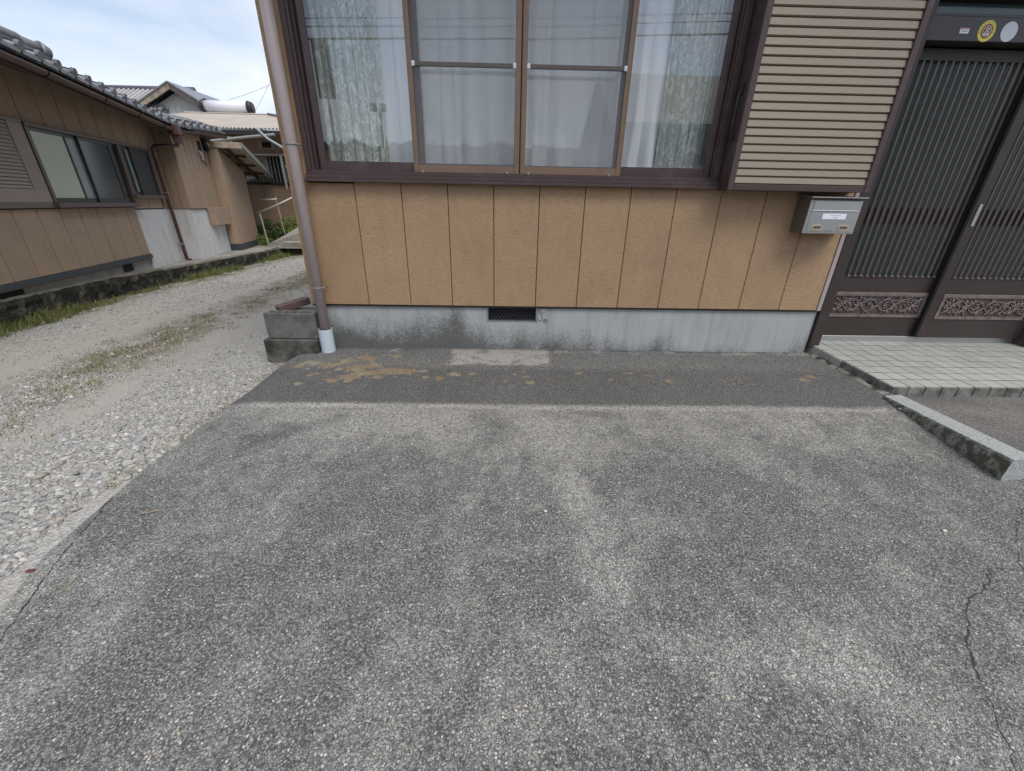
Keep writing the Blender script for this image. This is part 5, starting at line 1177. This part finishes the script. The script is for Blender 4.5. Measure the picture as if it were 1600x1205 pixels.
b = MB(); b.tube([(-3.2, 1.6, 5.52), (1.9, 1.6, 5.52)], .14, 10); b.put('ridge_tiles', M_rtileb, GH, True)
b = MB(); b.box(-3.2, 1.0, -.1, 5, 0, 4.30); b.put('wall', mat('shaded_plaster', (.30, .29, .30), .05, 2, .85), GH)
b = MB(); b.box(-3.2, 1.5, -.36, -.30, 4.20, 4.33); b.put('gutter', M_dark, GH)

# thin wires crossing the sky
for k, (a, c) in enumerate([((-10.3, 16, 4.40), (-7.0, 15.5, 5.25)), ((-8.85, 16, 4.2), (-7.7, 15.8, 5.5))]):
    b = MB(); A_, C_ = Vector(a), Vector(c); b.tube([A_.lerp(C_, t_ / 8) - Vector((0, 0, .06 * math.sin(PI * t_ / 8))) for t_ in range(9)], .006, 4)
    b.put('overhead_wire', M_lattice, label=['long thin wire rising from the gabled house to the pipe corner', 'steep thin wire above the white water tank', 'lowest thin wire beside the white water tank'][k], cat='wire')

# concrete ramp, slab stack and rails, hedge of plants
b = MB(); V = [(-5.35, 8.45, -.12), (-4.0, 8.5, -.12), (-4.0, 9.2, -.12), (-5.35, 9.2, -.12), (-5.35, 8.45, -.08), (-3.9, 8.5, .46), (-3.9, 9.2, .80), (-5.2, 9.2, -.02)]
b.add(V, [(3, 2, 1, 0), (4, 5, 6, 7), (0, 1, 5, 4), (1, 2, 6, 5), (2, 3, 7, 6), (3, 0, 4, 7)]); b.put('ramp', M_concl, label='sloping concrete ramp rising beside the plants at the drive end', cat='ramp')
for k in range(3):
    b = MB(); b.box(-4.85 + .05 * k, -3.9, 8.05, 8.40, -.12 + k * .055, -.12 + k * .055 + .048, .006); b.put('paving_slab', M_concl, label=['lowest concrete slab of the stack by the ramp', 'middle concrete slab of the stack by the ramp', 'top concrete slab of the stack by the ramp'][k], cat='slab', group='slabs stacked by the ramp')
hr = empty('handrail', (-5.0, 8.2, -.1), label='pale handrail sloping up along the concrete ramp', cat='handrail')
b = MB(); b.tube([(-.28, 0, .81), (.15, .1, .98), (.62, .2, 1.20)], .024, 8); b.put('rail', M_steel, hr, True)
b = MB(); b.tube([(-.22, 0, .80), (-.17, 0, 0)], .018, 8); b.put('post', M_steel, hr)
hr = empty('handrail', (-5.3, 8.6, -.1), label='horizontal pipe rail frame standing behind the plants', cat='handrail')
b = MB(); b.tube([(-.05, 0, 1.12), (.38, 0, 1.14)], .016, 8); b.put('rail', M_steel, hr, True); b = MB(); b.tube([(.35, 0, 1.2), (.40, 0, .3)], .012, 8); b.put('post', M_steel, hr)
def plant(name, cx, cy, z0, rx, ry, h, n, size, mat_, seed, lab, cat):
    o = empty(name, (cx, cy, z0), label=lab, cat=cat); rg = np.random.default_rng(seed); V = np.zeros((n, 4, 3)); u = rg.random(n) ** .5; a = rg.uniform(0, 2 * PI, n); zz = rg.random(n) ** .8 * h * (1.05 - .55 * u ** 2)
    c = np.stack([u * np.cos(a) * rx, u * np.sin(a) * ry, zz], 1); d1 = rg.normal(0, 1, (n, 3)); d1 /= np.linalg.norm(d1, axis=1)[:, None]; d2 = np.cross(d1, rg.normal(0, 1, (n, 3))); d2 /= np.linalg.norm(d2, axis=1)[:, None]; s_ = size * rg.uniform(.6, 1.4, (n, 1))
    V[:, 0] = c - d1 * s_; V[:, 1] = c + d2 * s_ * .45; V[:, 2] = c + d1 * s_; V[:, 3] = c - d2 * s_ * .45
    place('foliage', np_mesh('foliage', V.reshape(-1, 3), np.arange(n * 4).reshape(n, 4), mat_), o)
    b = MB()
    for k in range(7): a_ = rg.uniform(0, 6.28); b.tube([(0, 0, 0), (.4 * rx * math.cos(a_), .4 * ry * math.sin(a_), h * .45), (.8 * rx * math.cos(a_), .8 * ry * math.sin(a_), h * .75)], .008, 5)
    b.put('stems', M_stem, o); return o
M_lf1 = grass_mat('leaf_dark', (.020, .055, .014), (.045, .095, .022), (.08, .13, .035)); M_lf2 = grass_mat('leaf_bright', (.07, .15, .025), (.12, .20, .04), (.20, .24, .06))
plant('shrub', -6.15, 9.0, -.1, .40, .3, .72, 1500, .035, M_lf1, 21, 'dark green shrub beside the brown pillar corner', 'shrub')
plant('shrub', -5.55, 9.1, -.1, .42, .3, .62, 1500, .032, M_lf1, 22, 'dark green shrub behind the thin handrail post', 'shrub')
plant('shrub', -5.0, 9.25, -.05, .42, .25, .68, 1200, .034, M_lf2, 23, 'bright green fern like shrub above the ramp', 'shrub')
plant('ground_plants', -5.75, 8.65, -.1, .50, .2, .26, 1600, .022, M_lf2, 24, 'low bright green plants along the yard edge', 'plants')
o = empty('climbing_plant', (-6.05, 8.7, -.1), label='thin leafy climber rising against the far brown wall', cat='plant')
b = MB(); b.tube([(0, 0, 0), (.02, .02, .6), (-.12, .05, 1.1), (-.10, .05, 1.6), (-.16, .1, 1.85)], .012, 5); b.tube([(0, 0, .4), (-.18, .05, 1.0), (-.22, 0, 1.5)], .008, 5); b.put('stems', M_stem, o)
rg = np.random.default_rng(31); n = 420; zz = rg.uniform(.5, 1.9, n); c = np.stack([-.02 - .08 * zz + rg.normal(0, .07, n), rg.normal(0, .06, n), zz], 1); d1 = rg.normal(0, .028, (n, 3)); d2 = rg.normal(0, .016, (n, 3))
place('foliage', np_mesh('foliage', np.stack([c - d1, c + d2, c + d1, c - d2], 1).reshape(-1, 3), np.arange(n * 4).reshape(n, 4), M_lf1), o)

# ================================================================== ACROSS THE STREET (seen mirrored in the window)
b = MB(); b.quad((-60, -40, -.55), (60, -40, -.55), (60, -5.2, -.35), (-60, -5.2, -.35)); b.put('street', mat('asphalt', (.06, .06, .062), .15, 2, .9), kind='structure')
b = MB(); b.quad((-8, -5.3, -.30), (7, -5.3, -.30), (7, -3.4, -.10), (-8, -3.4, -.10)); b.put('forecourt', M_concl, kind='structure')
OH = empty('opposite_house', (5.0, -15, -.4), label='grey roofed house across the street behind the camera', cat='house')
M_oroof = mat('opposite_roof', (.19, .20, .21), .1, 2, .6)
b = MB(); b.box(.4, 9.0, -6.4, -.4, 0, 4.3); b.put('wall', mat('opposite_wall', (.33, .33, .32), .05, 2, .85), OH)
b = MB(); b.prismx([(.3, 4.2), (-3.4, 6.7), (-7.1, 4.2), (-3.4, 6.3)], 0, 9.5); b.put('roof', M_oroof, OH)
b = MB(); b.box(0, 9.5, .9, 1.0, 2.6, 4.2); b.put('carport_panel', mat('opposite_band', (.30, .32, .34), .05, 2, .6), OH)
b = MB(); b.prismx([(2.6, 2.5), (.0, 3.4), (.0, 3.3), (2.6, 2.4)], -.3, 9.5); b.put('porch_roof', M_oroof, OH)
for i in range(3):
    b = MB(); b.box(1.0 + i * 2.6, 2.6 + i * 2.6, -.39, -.37, .9, 2.1); b.put('window', M_grey, OH)
sh = empty('signboard', (-3.06, -8.0, -.4), label='blank dark signboard on a post across the street', cat='signboard')
b = MB(); b.box(-.19, .19, -.06, .0, 3.54, 4.62, .01); b.put('board', M_lattice, sh); b = MB(); b.tube([(0, -.1, 0), (0, -.1, 4.6)], .03, 8); b.put('post', M_wire, sh)
sp_ = empty('street_lamp', (-3.0, -12.0, -.4), label='slim pole with twin floodlights across the street', cat='lamp')
b = MB(); b.tube([(0, 0, 0), (.05, 0, 4.0)], .05, 8); b.put('pole', M_wire, sp_)
for s in (-1, 1):
    b = MB(); b.box(s * .15 - .09, s * .15 + .09, -.1, .1, 4.0, 4.2, .02); b.put('lamp_head', M_lattice, sp_)
b = MB(); b.tube([(-.2, 0, 4.05), (.2, 0, 4.05)], .03, 6); b.put('crossbar', M_wire, sp_)
for k, (y0, z0, x0, x1, dz) in enumerate([(-10, 5.15, -14, 14, .25), (-10, 4.90, -14, 14, .25), (-10.4, 5.42, -14, 14, .2), (-10.2, 4.95, -14, 14, .2)]):
    b = MB(); b.tube([(x0 + (x1 - x0) * t_ / 20, y0, z0 + .06 * (x0 + (x1 - x0) * t_ / 20) * .5 - dz * math.sin(PI * t_ / 20) * .5 + .1) for t_ in range(21)], [.011, .02, .010, .012][k], 4); b.put('power_line', M_dark, label=['upper power line across the street', 'thick lower power line across the street', 'highest thin power line across the street', 'thin twisted power line under the thick one'][k], cat='wire')
low = empty('low_building', (-12.5, -30, -.4), label='low beige building across the street, mirrored at the glass bottom left', cat='building')
b = MB(); b.box(0, 3.2, -6, 0, 0, 4.7); b.put('wall', mat('beige_wall', (.52, .46, .30), .08, 2, .85), low); b = MB(); b.box(-.2, 3.4, -6.2, .2, 4.7, 4.85); b.put('roof', M_oroof, low)
rg = np.random.default_rng(77); n = 42000
tx = rg.uniform(-70, 40, n); base = 7.2 + 1.6 * fbm(tx * .12, tx * 0, 4) + .9 * vnoise(tx * .7, tx * 0 + 5); zt = base * rg.random(n) ** .6; yy = -60 + rg.normal(0, 1.5, n)
c = np.stack([tx, yy, zt - .5], 1); d1 = rg.normal(0, .33, (n, 3)); d2 = rg.normal(0, .33, (n, 3))
place('tree_line', np_mesh('tree_line', np.stack([c - d1, c + d2, c + d1, c - d2], 1).reshape(-1, 3), np.arange(n * 4).reshape(n, 4), mat('wood_mass', (.035, .055, .025), .4, .5, .9)), label='distant dark wooded ridge across the street', kind='stuff')
